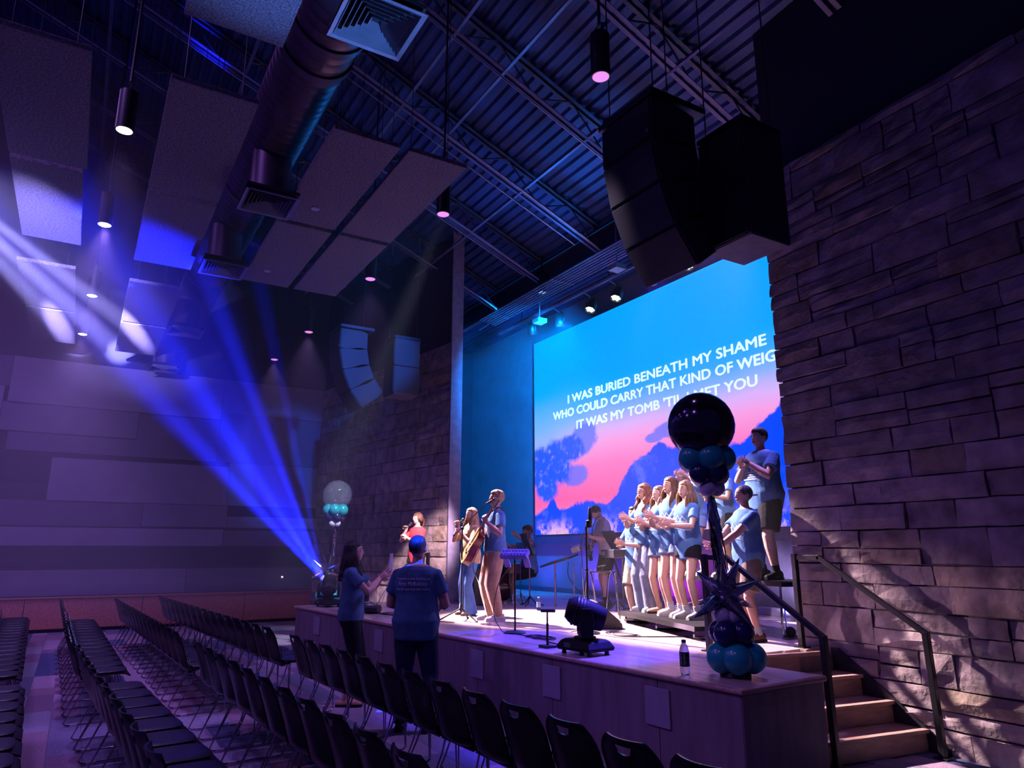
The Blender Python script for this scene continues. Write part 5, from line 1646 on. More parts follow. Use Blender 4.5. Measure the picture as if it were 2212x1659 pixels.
def balloon_column(loc, lab, big_mat, seed, lean=-.15, small=1.0):
    root = empty('balloon_column', loc, YAW - PI / 2); tag(root, lab, 'balloons', 'balloon columns at the ends of the stage')
    r = random.Random(seed)
    m = MB(); m.lathe([(.11, 0), (.115, .01), (.10, .05), (.02, .06)], n=20); m.build('base_weight', M_BLACK, root, smooth=True)
    L = lambda z: lean * (z / 2.0)
    for a, rr in ((-100, .13), (-25, .135), (45, .13), (120, .13), (190, .13)):
        balloon_ball(root, (.115 * math.cos(R(a)) + .01, .105 * math.sin(R(a)), .135), .108, M_TEAL)
    for a in (-130, -50, 30, 130):
        balloon_ball(root, (.085 * math.cos(R(a)) - .01, .085 * math.sin(R(a)), .305), .096, M_NAVY)
    for a in (-150, -40, 80):
        balloon_ball(root, (.05 * math.cos(R(a)) - .03, .05 * math.sin(R(a)), .430), .066, M_WHITEB)
    # foil star-burst
    c = Vector((-.05, -.02, .575))
    dirs = [(-1.0, -.25, .82), (.35, -.35, .95), (1.0, -.1, .42), (.55, -.45, -.75), (-.92, -.30, -.55), (.95, .35, -.38), (-.30, -1.0, .15), (.1, .9, .5), (-.5, .8, -.3), (-.15, -.5, 1.1)]
    for d in dirs:
        d = Vector(d).normalized()
        ln = r.uniform(.27, .34)
        u = d.orthogonal().normalized(); w = d.cross(u)
        m = MB(); rings = []
        for t, q in ((0, .03), (.12, .058), (.35, .050), (.7, .026), (1.0, .002)):
            rg = []
            for j in range(10):
                a = 2 * PI * j / 10
                k = 1.0 if j % 2 else .72
                rg.append(c + d * ln * t + (u * math.cos(a) + w * math.sin(a)) * q * k)
            rings.append(rg)
        m.ring_loft(rings); m.build('foil_spike', M_FOIL, root)
    # pole and tinsel
    m = MB(); m.tube([(-.03, 0, .05), (L(.6), 0, .6), (L(1.3), 0, 1.35)], .012, 8); m.build('pole', M_BLACK, root)
    m = MB()
    for i in range(150):
        z0 = r.uniform(.72, 1.33); ln = r.uniform(.10, .35); a = r.uniform(0, 2 * PI); rad = r.uniform(.016, .042)
        x0, y0 = L(z0) + rad * math.cos(a), rad * math.sin(a)
        pts = []
        for k in range(4):
            z = z0 - ln * k / 3
            pts.append(Vector((L(z) + (rad + .004 * k) * math.cos(a + .25 * k), (rad + .004 * k) * math.sin(a + .25 * k), z)))
        t_ = Vector((-math.sin(a), math.cos(a), r.uniform(-.4, .4))) * .006
        V = []
        for q in pts:
            V += [q - t_, q + t_]
        m.add(V, [(2 * k, 2 * k + 1, 2 * k + 3, 2 * k + 2) for k in range(3)])
    o = m.build('tinsel_fringe', M_FOIL, root); o['kind'] = 'stuff'
    # upper cluster
    for a in (-120, -20, 100):
        balloon_ball(root, (L(1.36) + .052 * math.cos(R(a)), .052 * math.sin(R(a)), 1.375), .062, M_WHITEB)
    for a in (-140, -60, 20, 110):
        balloon_ball(root, (L(1.48) + .092 * math.cos(R(a)), .09 * math.sin(R(a)), 1.485), .088, M_NAVY)
    for a in (-160, -85, -15, 70, 140):
        balloon_ball(root, (L(1.6) + .125 * math.cos(R(a)), .11 * math.sin(R(a)), 1.605), .105, M_TEAL)
    balloon_ball(root, (L(1.9), 0, 1.865), .262, big_mat, 'giant_balloon')
    return root
balloon_column((-3.93, 4.28, HS), 'balloon column with one giant dark balloon at the near corner of the stage', M_BIGDARK, 3)
balloon_column((-12.60, 3.85, HS), 'balloon column with a clear giant balloon at the far corner of the stage', M_BIGCLEAR, 8, lean=.08)

# ---- water bottles
M_PET = mat('clear_plastic', (0.92, 0.93, 0.96), 0.05, trans=1.0, ior=1.3, var=0.02)
def bottle(loc, lab, hgt=.245, label_col=(0.01, 0.01, 0.014), r_=.036):
    root = empty('water_bottle', loc); tag(root, lab, 'bottle', 'water bottles on the stage')
    m = MB(); m.lathe([(.022, .001), (r_ * .9, .004), (r_, .02), (r_, hgt * .68), (r_ * .85, hgt * .78), (.016, hgt * .90), (.014, hgt * .93)], n=20); m.build('bottle_body', M_PET, root, smooth=True)
    m = MB(); m.lathe([(.016, hgt * .92), (.017, hgt * .93), (.017, hgt), (.015, hgt + .002)], n=16); m.build('cap', M_DARK if label_col[0] < .1 else M_WHITEB, root, smooth=True)
    m = MB()
    n = 14
    V = []
    for z in (hgt * .24, hgt * .72):
        for j in range(n + 1):
            a = R(-150) + R(240) * j / n
            V.append(((r_ + .0012) * math.cos(a), (r_ + .0012) * math.sin(a), z if z < hgt * .6 else hgt * .66))
    m.add(V, [(j, j + 1, n + 2 + j, n + 1 + j) for j in range(n)])
    lb = m.build('paper_label', mat('bottle_label_%d' % int(label_col[0] * 100), label_col, 0.5), root, smooth=True)
    if label_col[0] < .1:
        m = MB()
        for i in range(8):
            for j2 in range(2):
                z = hgt * .28 + i * hgt * .045
                a0 = R(-96 + j2 * 40); a1 = a0 + R(22 if i % 3 else 14)
                m.add([((r_ + .002) * math.cos(a), (r_ + .002) * math.sin(a), zz) for a, zz in ((a0, z), (a1, z), (a1, z + .006), (a0, z + .006))], [(0, 1, 2, 3)])
        m.build('label_print', mat('label_print_grey', (0.35, 0.35, 0.38), 0.6), lb)
    return root
bottle((-4.19, 4.03, HS), 'clear water bottle with a black label standing on the edge of the stage')
bottle((-9.65, 6.28, HS), 'small clear water bottle on the stage floor behind the black moving lamp', .20, (0.25, 0.40, 0.65), .032)

# ---- moving-head lamps
M_MHB = mat('matt_black_casing', (0.007, 0.007, 0.009), 0.65, var=0.1, spec=0.2)
def moving_head(loc, rz, pan, tilt, lab, k=1.0, lens=None):
    root = empty('moving_head_lamp', loc, rz); tag(root, lab, 'stage lamp', 'moving lamps on the stage edge')
    m = MB()
    m.ring_loft([[Vector((x * k, y * k, z * k)) for x, y in ((-a, -b), (a, -b), (a, b), (-a, b))] for a, b, z in ((.205, .155, .035), (.215, .165, .06), (.18, .135, .115), (.15, .11, .13))])
    ba = m.build('base', M_MHB, root, bevel=.008)
    for sx_ in (-.16, .16):
        for sy_ in (-.11, .11):
            m = MB(); m.lathe([(.022 * k, 0), (.018 * k, .04 * k)], c=(sx_ * k, sy_ * k, 0), n=10); m.build('foot', M_DARK, ba)
    m = MB(); m.box(-.10 * k, -.168 * k, .062 * k, -.02 * k, -.160 * k, .10 * k); m.build('display', mat('dim_display', (0.10, 0.11, 0.16), 0.3), ba)
    Mp = Matrix.Rotation(pan, 4, 'Z')
    m = MB(); m.lathe([(.10 * k, .13 * k), (.10 * k, .15 * k)], n=20)
    m.box(-.19 * k, -.055 * k, .15 * k, .19 * k, .055 * k, .19 * k, Mp)
    for s_ in (-1, 1):
        m.prism([(-.055 * k, .16 * k), (.055 * k, .16 * k), (.065 * k, .30 * k), (.04 * k, .40 * k), (-.04 * k, .40 * k), (-.065 * k, .30 * k)], s_ * .145 * k, s_ * .195 * k, 'x', Mp)
    m.build('yoke', M_MHB, root, bevel=.006)
    Mt = Mp @ Matrix.Translation((0, 0, .345 * k)) @ Matrix.Rotation(tilt, 4, 'X')
    m = MB()
    prof = [(.02, -.17), (.085, -.165), (.115, -.12), (.128, -.02), (.122, .08), (.105, .17), (.098, .185), (.085, .175), (.01, .172)]
    m.lathe([(a * k, b * k) for a, b in prof], n=24, M=Mt); hd = m.build('lamp_head', M_MHB, root, smooth=True)
    m = MB(); m.lathe([(.084 * k, .176 * k), (.05 * k, .190 * k), (.006 * k, .194 * k)], n=20, M=Mt); m.build('lens', lens or mat('dark_lens', (0.03, 0.05, 0.12), 0.05, spec=0.8), hd, smooth=True)
    m = MB()
    for j in range(5):
        a = R(40 + j * 25)
        m.lathe([((.130 - .002 * j) * k, (-.10 + j * .03) * k), ((.133 - .002 * j) * k, (-.09 + j * .03) * k), ((.130 - .002 * j) * k, (-.08 + j * .03) * k)], n=24, M=Mt)
    m.build('cooling_fin', M_DARK, hd, smooth=True)
    return root, Mt
moving_head((-5.46, 4.05, HS), R(8), R(141), R(108), 'large black moving lamp on the stage lip before the wedge monitor', 1.0)
moving_head((-10.86, 3.80, HS), R(10), R(-70), R(-85), 'moving lamp on the far stage lip behind the clapping woman, throwing across the stage', .95, emitmat('lens_pink_lit', (1.0, .75, .95), 4.0))
moving_head((-12.12, 3.72, HS), R(10), R(60), R(-40), 'moving lamp beside the far balloons, source of the blue beams', .95, emitmat('lens_blue_lit', (.05, .08, 1.0), 6.0))

# ---- stands
M_STAND = mat('stand_black_tube', (0.018, 0.018, 0.022), 0.35, 0.3)
def round_base(root, r_=.125):
    m = MB(); m.lathe([(r_, 0), (r_, .012), (r_ * .8, .022), (.02, .03)], n=24); m.build('round_base', mat('cast_iron_base', (0.03, 0.03, 0.04), 0.3, 0.4), root, smooth=True)
def mic_shape(root, a, b, big=False):
    a, b = Vector(a), Vector(b); d = b - a
    m = MB(); m.tube([a, a + d * .6, a + d * .75], [.011, .015, .019], 10); o = m.build('microphone', M_DARK, root, smooth=True)
    m = MB(); m.ell(b, (.024, .024, .024), 12, 8); m.build('mic_grille', M_MICG, o, smooth=True)
def boom_stand():
    root = empty('boom_mic_stand', (-8.80, 4.50, HS)); tag(root, 'black tripod microphone stand with a boom reaching up to the guitarist', 'mic stand')
    m = MB(); m.tube([(0, 0, .10), (0, 0, .55)], .012, 8); m.tube([(0, 0, .5), (0, 0, 1.22)], .009, 8); m.build('shaft', M_STAND, root)
    for a in (15, 135, 255):
        d = Vector((math.cos(R(a)), math.sin(R(a)), 0))
        m = MB(); m.tube([Vector((0, 0, .16)), d * .30 + Vector((0, 0, .012))], .009, 6); lg_ = m.build('leg', M_STAND, root)
        m = MB(); m.tube([d * .285 + Vector((0, 0, .016)), d * .315 + Vector((0, 0, .010))], .014, 8); m.build('rubber_foot', M_DARK, lg_)
    m = MB(); m.lathe([(.02, .12), (.026, .14), (.026, .2), (.015, .22)], n=12); m.build('leg_collar', M_DARK, root, smooth=True)
    a, b = Vector((-.10, -.06, 1.12)), Vector((.30, .20, 1.52))
    m = MB(); m.tube([a, b], .007, 8); m.tube([a - (b - a) * .06, a], .013, 8); m.build('boom', M_STAND, root)
    m = MB(); m.ell((0, 0, 1.20), (.025, .025, .025), 10, 8); m.build('boom_clutch', M_DARK, root, smooth=True)
    mic_shape(root, b, b + Vector((.045, .10, .06)))
boom_stand()
def mixer_stand():
    root = empty('mixer_stand', (-7.19, 4.36, HS)); tag(root, 'round-base stand carrying a small personal mixer before the guitarist', 'stand')
    round_base(root); m = MB(); m.tube([(0, 0, .02), (0, 0, .86)], .011, 8); m.build('shaft', M_STAND, root)
    Mx = Matrix.Translation((0, 0, .86)) @ Matrix.Rotation(R(35), 4, 'Z') @ Matrix.Rotation(R(35), 4, 'X')
    m = MB(); m.box(-.165, -.06, -.02, .165, .06, .03, Mx); bx_ = m.build('mixer_box', mat('mixer_violet_grey', (0.16, 0.14, 0.26), 0.4), root)
    for i in range(8):
        for j in range(2):
            m = MB(); m.lathe([(.011, .03), (.009, .05), (.003, .052)], c=(-.14 + i * .04, -.03 + j * .06, 0), n=8, M=Mx); m.build('knob', mat('knob_pale', (0.5, 0.5, 0.6), 0.4), bx_, smooth=True)
    for xa in (-.16, .09):
        m = MB(); m.box(xa, -.015, -.17, xa + .07, .0, -.02, Mx); m.build('bracket', mat('bracket_lilac', (0.42, 0.38, 0.56), 0.4), root)
    m = MB(); m.tube(curve_pts([(-.10, -.02, .72), (-.22, -.10, .5), (-.24, -.14, .2), (-.14, -.10, .03), (.04, -.14, .012)], 6), .005, 6); m.build('cable', M_CABLE, root)
mixer_stand()
def short_stand():
    root = empty('short_mic_stand', (-5.98, 3.99, HS)); tag(root, 'short black T-topped stand beside the large moving lamp', 'mic stand')
    m = MB(); m.box(-.07, -.06, 0, .07, .06, .025); m.build('square_base', M_BLACK, root, bevel=.005)
    m = MB(); m.tube([(0, 0, .02), (0, 0, .22)], .012, 8); m.tube([(0, 0, .2), (0, 0, .33)], .008, 8); m.build('shaft', M_STAND, root)
    m = MB(); m.tube([(-.06, -.03, .335), (.07, .04, .34)], .016, 10); m.build('cross_head', M_DARK, root, smooth=True)
short_stand()
def centre_stand():
    root = empty('microphone_stand', (-6.74, 5.05, HS)); tag(root, 'round-base stand with a large upright studio microphone, beside the wedge monitor', 'mic stand')
    round_base(root, .13)
    m = MB(); m.tube([(0, 0, .02), (0, 0, .7)], .014, 8); m.tube([(0, 0, .68), (0, 0, 1.18)], .010, 8); m.build('shaft', M_STAND, root)
    m = MB(); m.lathe([(.03, 1.16), (.036, 1.18), (.036, 1.24), (.02, 1.25)], c=(0.03, .02, 0), n=14); m.build('shock_mount', M_DARK, root, smooth=True)
    m = MB(); m.lathe([(.01, 1.20), (.026, 1.21), (.026, 1.30), (.022, 1.32), (.022, 1.38), (.012, 1.395)], c=(.04, .03, 0), n=16); m.build('microphone', M_MICG, root, smooth=True)
    m = MB(); m.tube(curve_pts([(.0, 0, 1.2), (-.06, -.03, 1.0), (-.05, -.02, .6), (-.03, -.05, .1), (-.12, -.16, .01)], 6), .004, 6); m.build('cable', M_CABLE, root)
    m = MB()
    for a in (0, 60, 120, 180, 240, 300):
        m.tube([(0, 0, .66), (.05 * math.cos(R(a)), .05 * math.sin(R(a)), .69)], .004, 5)
    m.build('clip_cluster', M_CHR, root)
centre_stand()
def music_stand(loc, rz, lab, hgt=.98, tilt=68, w=.50, h_=.34, gm=None):
    root = empty('music_stand', loc, rz); tag(root, lab, 'music stand', 'music stands on the stage')
    m = MB(); m.tube([(0, 0, .1), (0, 0, hgt)], .013, 8); m.build('shaft', mat('stand_grey_violet', (0.13, 0.11, 0.17), 0.4, 0.3), root)
    for a in (30, 150, 270):
        m = MB(); m.tube([(0, 0, .16), (.11 * math.cos(R(a)), .11 * math.sin(R(a)), .03), (.24 * math.cos(R(a)), .24 * math.sin(R(a)), .008)], .010, 6); m.build('leg', M_STAND, root)
    Mx = Matrix.Translation((0, .02, hgt)) @ Matrix.Rotation(R(tilt), 4, 'X')
    m = MB(); m.box(-w / 2, -.12, -.004, w / 2, h_ - .12, .004, Mx); m.box(-w / 2, -.12, .0, w / 2, -.112, .06, Mx); dk = m.build('desk', M_DARK, root, bevel=.006)
    m = MB(); m.box(-.02, -.05, -.03, .02, .05, -.004, Mx); m.build('tilt_bracket', mat('steel_bracket', (0.22, 0.2, 0.3), 0.4, 0.5), root)
    return root
music_stand((-10.6, 6.72, HS), R(160), 'black music stand with a wide flat desk between guitarist and screen', .93, 70, .52, .40)
music_stand((-9.05, 7.35, HS), R(165), 'dark music stand partly hidden behind the choir boy and grey-shirted player', 1.02, 58, .50, .34)
def tablet_stand():
    root = empty('tablet_stand', (-10.05, 6.95, HS), R(20)); tag(root, 'tilted desk on two thin legs with a clip-on fader box', 'stand')
    Mx = Matrix.Translation((0, 0, .74)) @ Matrix.Rotation(R(-14), 4, 'Y') @ Matrix.Rotation(R(12), 4, 'X')
    m = MB(); m.box(-.30, -.16, -.015, .30, .16, .015, Mx); m.build('desk', M_DARK, root, bevel=.008)
    m = MB(); m.tube([(-.08, 0, .0), (-.08, 0, .72)], .016, 8); m.tube([(.24, .08, 0), (.24, .08, .70)], .012, 8); m.build('leg_pair', mat('leg_steel', (0.25, 0.23, 0.33), 0.35, 0.6), root)
    m = MB(); m.box(.30, .0, .05, .46, .10, .13, Mx); fb = m.build('fader_box', mat('fader_grey', (0.28, 0.27, 0.32), 0.4), root)
    for i in range(4):
        m = MB(); m.lathe([(.012, .13), (.009, .155)], c=(.325 + i * .037, .05, 0), n=8, M=Mx); m.build('fader_knob', M_WHITEB, fb, smooth=True)
tablet_stand()
def guitar_stand():
    root = empty('guitar_stand', (-7.85, 6.10, HS), R(55)); tag(root, 'chrome A-frame stand with two bent hoops behind the wedge monitor', 'stand')
    for x in (-.15, .15):
        m = MB(); m.tube(curve_pts([(x - .105, -.04, .01), (x - .055, -.01, .42), (x - .03, 0, .58), (x, 0, .63), (x + .03, 0, .58), (x + .055, .01, .42), (x + .10, .05, .01)], 5), .013, 8); m.build('hoop', M_CHR, root, smooth=True)
    m = MB(); m.tube([(-.16, 0, .625), (.20, 0, .625)], .011, 8); m.build('cross_bar', M_STAND, root)
    m = MB(); m.tube([(.02, 0, .63), (.02, 0, .70)], .012, 6); m.tube([(-.03, .0, .69), (.07, 0, .71)], .009, 6); m.build('yoke_clip', M_STAND, root)
guitar_stand()
# ---- wedge monitor
def wedge():
    root = empty('wedge_monitor', (-7.22, 5.62, HS), R(150)); tag(root, 'black floor wedge monitor speaker in the middle of the stage', 'loudspeaker')
    m = MB(); m.prism([(-.20, 0), (.13, 0), (.22, .17), (.10, .31), (-.20, .06)], -.29, .29, 'x'); m.build('cabinet', mat('monitor_black_paint', (0.022, 0.022, 0.028), 0.35, bump=.2, bscale=200), root, bevel=.01)
    a, b = Vector((0, .105, .315)), Vector((0, -.20, .065)); t = (b - a)
    n = Vector((0, t.z, -t.y)).normalized() * -1
    n = Vector((0, -.63, .77))
    m = MB()
    V = []
    for off in (0, .008):
        for x, q in ((-.27, .06), (.27, .06), (.27, .94), (-.27, .94)):
            p_ = a.lerp(b, q) + n * off
            V.append((x, p_.y, p_.z))
    m.hexa(V); m.build('grille', mat('monitor_grille', (0.05, 0.05, 0.065), 0.35, 0.4), root)
    m = MB(); m.box(-.05, .205, .15, .05, .225, .19); m.build('carry_handle', M_DARK, root)
wedge()
# ---- acoustic guitar
def acoustic():
    k = p5['K']
    root = empty('acoustic_guitar', p5['root'].location + Vector((0, 0, 0)), p5['root'].rotation_euler[2]); tag(root, 'honey brown acoustic guitar held by the fair-haired guitarist', 'guitar')
    c = Vector((.05, .285, 0.96))
    nk = Vector((-.50, -.36, .78)).normalized()      # body to head
    fr = Vector((.05, .90, .42)); fr = (fr - nk * fr.dot(nk)).normalized()
    sd_ = nk.cross(fr)
    def G(a, b, d): return c + nk * a + sd_ * b + fr * d
    half = [(-.26, .0), (-.255, .07), (-.22, .145), (-.15, .19), (-.08, .188), (0, .145), (.06, .118), (.12, .125), (.18, .138), (.225, .11), (.245, .05), (.248, 0)]
    out = curve_pts([(a, b, 0) for a, b in half] + [(a, -b, 0) for a, b in reversed(half[1:-1])] + [(half[0][0], half[0][1], 0)], 3)[:-1]
    n = len(out)
    m = MB(); V = [G(p.x, p.y, -.05) for p in out] + [G(p.x, p.y, .05) for p in out]
    m.add(V, [(i, (i + 1) % n, n + (i + 1) % n, n + i) for i in range(n)]); m.build('guitar_side', mat('mahogany_side', (0.30, 0.065, 0.025), 0.2, var=.25, vscale=6, stretch=(1, 1, 6), coat=.4), root, smooth=True)
    m = MB(); m.add([G(p.x, p.y, -.05) for p in out], [tuple(range(n))]); m.build('guitar_back', mat('mahogany_back', (0.26, 0.055, 0.022), 0.2, var=.25, vscale=6, coat=.4), root)
    m = MB(); m.add([G(p.x, p.y, .05) for p in out], [tuple(range(n))]); m.build('sound_board', mat('spruce_top', (0.62, 0.36, 0.15), 0.25, var=.1, vscale=10, coat=.3), root)
    m = MB(); m.add([G(.08 + .052 * math.cos(2 * PI * i / 20), .052 * math.sin(2 * PI * i / 20), .0515) for i in range(20)], [tuple(range(20))]); m.build('sound_hole', M_BLACK, root)
    m = MB(); V = []
    for d in (.030, .058):
        for a, b in ((.10, -.026), (.10, .026), (.60, .021), (.60, -.021)): V.append(G(a, b, d))
    m.hexa(V); m.build('neck', mat('guitar_neck', (0.20, 0.075, 0.035), 0.3), root)
    m = MB(); V = []
    for d in (.022, .038):
        for a, b in ((.60, -.022), (.60, .022), (.76, .036), (.76, -.036)): V.append(G(a, b, d))
    m.hexa(V); hs_ = m.build('headstock', M_DARK, root)
    for i in range(3):
        for s_ in (-1, 1):
            m = MB(); m.tube([G(.64 + i * .04, s_ * .025, .03), G(.64 + i * .04, s_ * .055, .03)], .006, 6); m.build('tuning_peg', M_CHR, hs_)
    m = MB()
    for i in range(6):
        b = -.018 + i * .0072
        m.tube([G(-.10, b, .058), G(.60, b, .062)], .0009, 4)
    m.build('strings', M_CHR, root)
    m = MB(); V = []
    for d in (.05, .062):
        for a, b in ((-.115, -.07), (-.115, .07), (-.09, .07), (-.09, -.07)): V.append(G(a, b, d))
    m.hexa(V); m.build('bridge', M_DARK, root)
    K_ = p5['K']
    st = MB(); st.tube(curve_pts([G(-.25, 0, 0), Vector((.16, .0, 1.12)), Vector((.06, -.15, 1.30)), Vector((-.09, -.06, 1.47)), Vector((-.11, .10, 1.40)), Vector((-.12, .2, 1.25)), G(.22, .05, -.04)], 5), .012, 6)
    st.build('strap', M_DARK, root)
acoustic()
def electric():
    root = empty('electric_guitar', p7['root'].location, p7['root'].rotation_euler[2]); tag(root, 'dark electric guitar hung on the grey-shirted player', 'guitar')
    c = Vector((.12, .30, .92)); nk = Vector((-.80, .25, .40)).normalized(); fr = Vector((0, 1, -.2)); fr = (fr - nk * fr.dot(nk)).normalized(); sd_ = nk.cross(fr)
    G = lambda a, b, d: c + nk * a + sd_ * b + fr * d
    half = [(-.20, .0), (-.19, .10), (-.10, .16), (0, .13), (.08, .12), (.18, .15), (.20, .12), (.14, .05), (.14, 0)]
    out = curve_pts([(a, b, 0) for a, b in half] + [(a * .9, -b, 0) for a, b in reversed(half[1:-1])] + [(half[0][0], 0, 0)], 3)[:-1]
    n = len(out)
    m = MB(); m.add([G(p.x, p.y, -.02) for p in out] + [G(p.x, p.y, .022) for p in out], [tuple(range(n))[::-1], tuple(range(n, 2 * n))] + [(i, (i + 1) % n, n + (i + 1) % n, n + i) for i in range(n)]); m.build('guitar_body', M_BLACK, root)
    m = MB(); V = []
    for d in (.02, .04):
        for a, b in ((.08, -.022), (.08, .022), (.66, .02), (.66, -.02)): V.append(G(a, b, d))
    m.hexa(V); m.build('neck', mat('guitar_neck', (0.20, 0.075, 0.035), 0.3), root)
    m = MB(); V = []
    for d in (.02, .034):
        for a, b in ((.66, -.02), (.66, .03), (.84, .05), (.82, -.03)): V.append(G(a, b, d))
    m.hexa(V); m.build('headstock', mat('maple_head', (0.45, 0.28, 0.14), 0.3), root)
    m = MB()
    for q in (-.08, 0.02): 
        V = []
        for d in (.022, .03):
            for a, b in ((q, -.04), (q, .04), (q + .03, .04), (q + .03, -.04)): V.append(G(a, b, d))
        m.hexa(V)
    m.build('pickup', M_WHITEB, root)
    st = MB(); st.tube(curve_pts([G(-.19, 0, 0), Vector((.14, .12, 1.15)), Vector((.06, .0, 1.40)), Vector((-.06, .18, 1.46)), Vector((-.10, .30, 1.25)), G(.19, .12, 0)], 5), .014, 6); st.build('strap', mat('strap_slate', (0.10, 0.11, 0.18), 0.7), root)
electric()
# ---- keyboard on a stand
def keyboard():
    root = empty('keyboard', (-8.55, 6.98, HS), R(150)); tag(root, 'black stage keyboard on a stand behind the choir boy', 'keyboard')
    m = MB(); m.box(-.65, -.16, .80, .65, .16, .92); bd = m.build('case', M_DARK, root, bevel=.012)
    m = MB(); m.box(-.58, -.158, .915, .58, -.02, .935); m.build('key_bed', M_WHITEB, bd)
    m = MB()
    for i in range(25):
        if i % 7 in (2, 6): continue
        m.box(-.56 + i * .045, -.09, .935, -.54 + i * .045, -.02, .945)
    m.build('black_keys', M_BLACK, bd)
    for s_ in (-1, 1):
        m = MB(); m.tube([(-.45 * s_, -.14, 0), (.45 * s_, .0, .80)], .016, 6); m.build('leg', M_STAND, root)
    for wd in words('RD-700', -.52, -.20, .84, bd, 'case_lettering', .055, mat('white_lettering', (0.7, 0.7, 0.75), 0.5), .003):
        wd.location = (.20 + .32, .1625, .835); wd.rotation_euler = (PI / 2, 0, PI)
keyboard()
# ---- risers
def riser(c, rz, L_, D_, z, lab):
    root = empty('choir_riser', (c[0], c[1], HS), rz); tag(root, lab, 'riser', 'folding choir risers')
    h_ = z - HS
    m = MB(); m.box(-L_ / 2, -D_ / 2, h_ - .05, L_ / 2, D_ / 2, h_); m.build('deck', mat('black_riser_carpet', (0.010, 0.010, 0.013), 0.9, spec=0.1), root, bevel=.006)
    m = MB(); m.box(-L_ / 2 - .004, -D_ / 2 - .008, h_ - .05, L_ / 2 + .004, -D_ / 2, h_ + .002); m.build('edge_trim', M_BLACK, root)
    for s_ in (-1, 0, 1):
        x = s_ * (L_ / 2 - .12)
        m = MB(); m.tube(curve_pts([(x, -D_ / 2 + .06, h_ - .05), (x, -D_ / 2 + .05, .04), (x, -D_ / 2 + .10, .014), (x, D_ / 2 - .10, .014), (x, D_ / 2 - .05, .04), (x, D_ / 2 - .06, h_ - .05)], 4), .013, 8); m.build('leg_hoop', M_CHR, root, smooth=True)
    if h_ > .4:
        for s_ in (-1, 1):
            x = s_ * (L_ / 2 - .12)
            m = MB(); M_ = Matrix.Translation((x + .03, -D_ / 2 + .12, .055)) @ Matrix.Rotation(PI / 2, 4, 'Y'); m.lathe([(.055, -.015), (.058, 0), (.055, .015)], n=18, M=M_); m.build('caster', M_DARK, root, smooth=True)
            m = MB(); m.tube([(x, -D_ / 2 + .1, .1), (x - s_ * .6, D_ / 2 - .1, .28)], .011, 6); m.build('brace', M_CHR, root)
    return root
riser((-6.52, 6.14), R(-17), 2.05, .56, .84, 'low front choir riser with bent chrome legs')
riser((-6.62, 7.22), R(-15.5), 3.0, .62, 1.275, 'high rear choir riser on casters')
# ---- drums and cases at the far side
def drums():
    root = empty('drum_kit', (-11.55, 6.55, HS), R(-20)); tag(root, 'drum kit half hidden behind the singers', 'drum kit')
    M_SH = mat('drum_shell', (0.05, 0.02, 0.03), 0.25, coat=.4); M_HD = mat('drum_head', (0.5, 0.48, 0.52), 0.6)
    m = MB(); M_ = Matrix.Translation((0, .1, .28)) @ Matrix.Rotation(PI / 2, 4, 'X'); m.lathe([(.27, -.2), (.27, .2)], n=28, M=M_); kd = m.build('kick_drum', M_SH, root, smooth=True)
    m = MB(); m.lathe([(.275, .2), (.28, .205), (.26, .225), (.02, .226)], n=28, M=M_); m.build('kick_head', M_HD, kd, smooth=True)
    for x, y, z, r_, nm in ((.42, .25, .52, .16, 'snare_drum'), (-.45, .3, .42, .20, 'floor_tom'), (.12, .15, .68, .14, 'rack_tom')):
        m = MB(); m.lathe([(r_, 0), (r_, .16)], c=(x, y, z), n=24); d = m.build(nm, M_SH, root, smooth=True)
        m = MB(); m.lathe([(r_ + .006, .155), (r_ + .006, .172), (.01, .168)], c=(x, y, z), n=24); m.build('drum_head', M_HD, d, smooth=True)
        m = MB(); m.tube([(x, y, 0), (x, y, z)], .013, 6); m.tube([(x - .15, y, .01), (x, y, .15), (x + .15, y, .01)], .009, 6); m.build('drum_stand', M_CHR, d)
    for x, y, z in ((.72, .35, .92), (-.66, .2, 1.02)):
        m = MB(); m.lathe([(.22, 0), (.08, .012), (.03, .03), (.004, .034)], c=(x, y, z), n=28, M=Matrix.Rotation(.0, 4, 'X')); cy_ = m.build('cymbal', mat('bronze_cymbal', (0.55, 0.36, 0.12), 0.25, 0.9), root, smooth=True)
        m = MB(); m.tube([(x, y, .12), (x, y, z + .04)], .010, 6)
        for a in (0, 120, 240): m.tube([(x, y, .2), (x + .2 * math.cos(R(a)), y + .2 * math.sin(R(a)), .01)], .008, 5)
        m.build('cymbal_stand', M_CHR, cy_)
drums()
def road_case():
    root = empty('amplifier', (-11.2, 6.15, HS), R(-30)); tag(root, 'black amplifier cabinet at the far edge of the stage opening', 'amplifier')
    m = MB(); m.box(-.28, -.16, 0, .28, .16, .62); m.build('cabinet', M_DARK, root, bevel=.015)
    m = MB(); m.box(-.25, -.172, .04, .25, -.16, .46); m.build('grille', M_GRILLE, root)
    m = MB(); m.box(-.25, -.170, .49, .25, -.16, .58); m.build('control_panel', mat('panel_grey', (0.2, 0.2, 0.24), 0.4), root)
    m = MB(); m.lathe([(.05, .62), (.06, .70), (.02, .82), (.012, .83)], n=14); m.build('desk_lamp_head', M_WHITEB, root, smooth=True)
road_case()
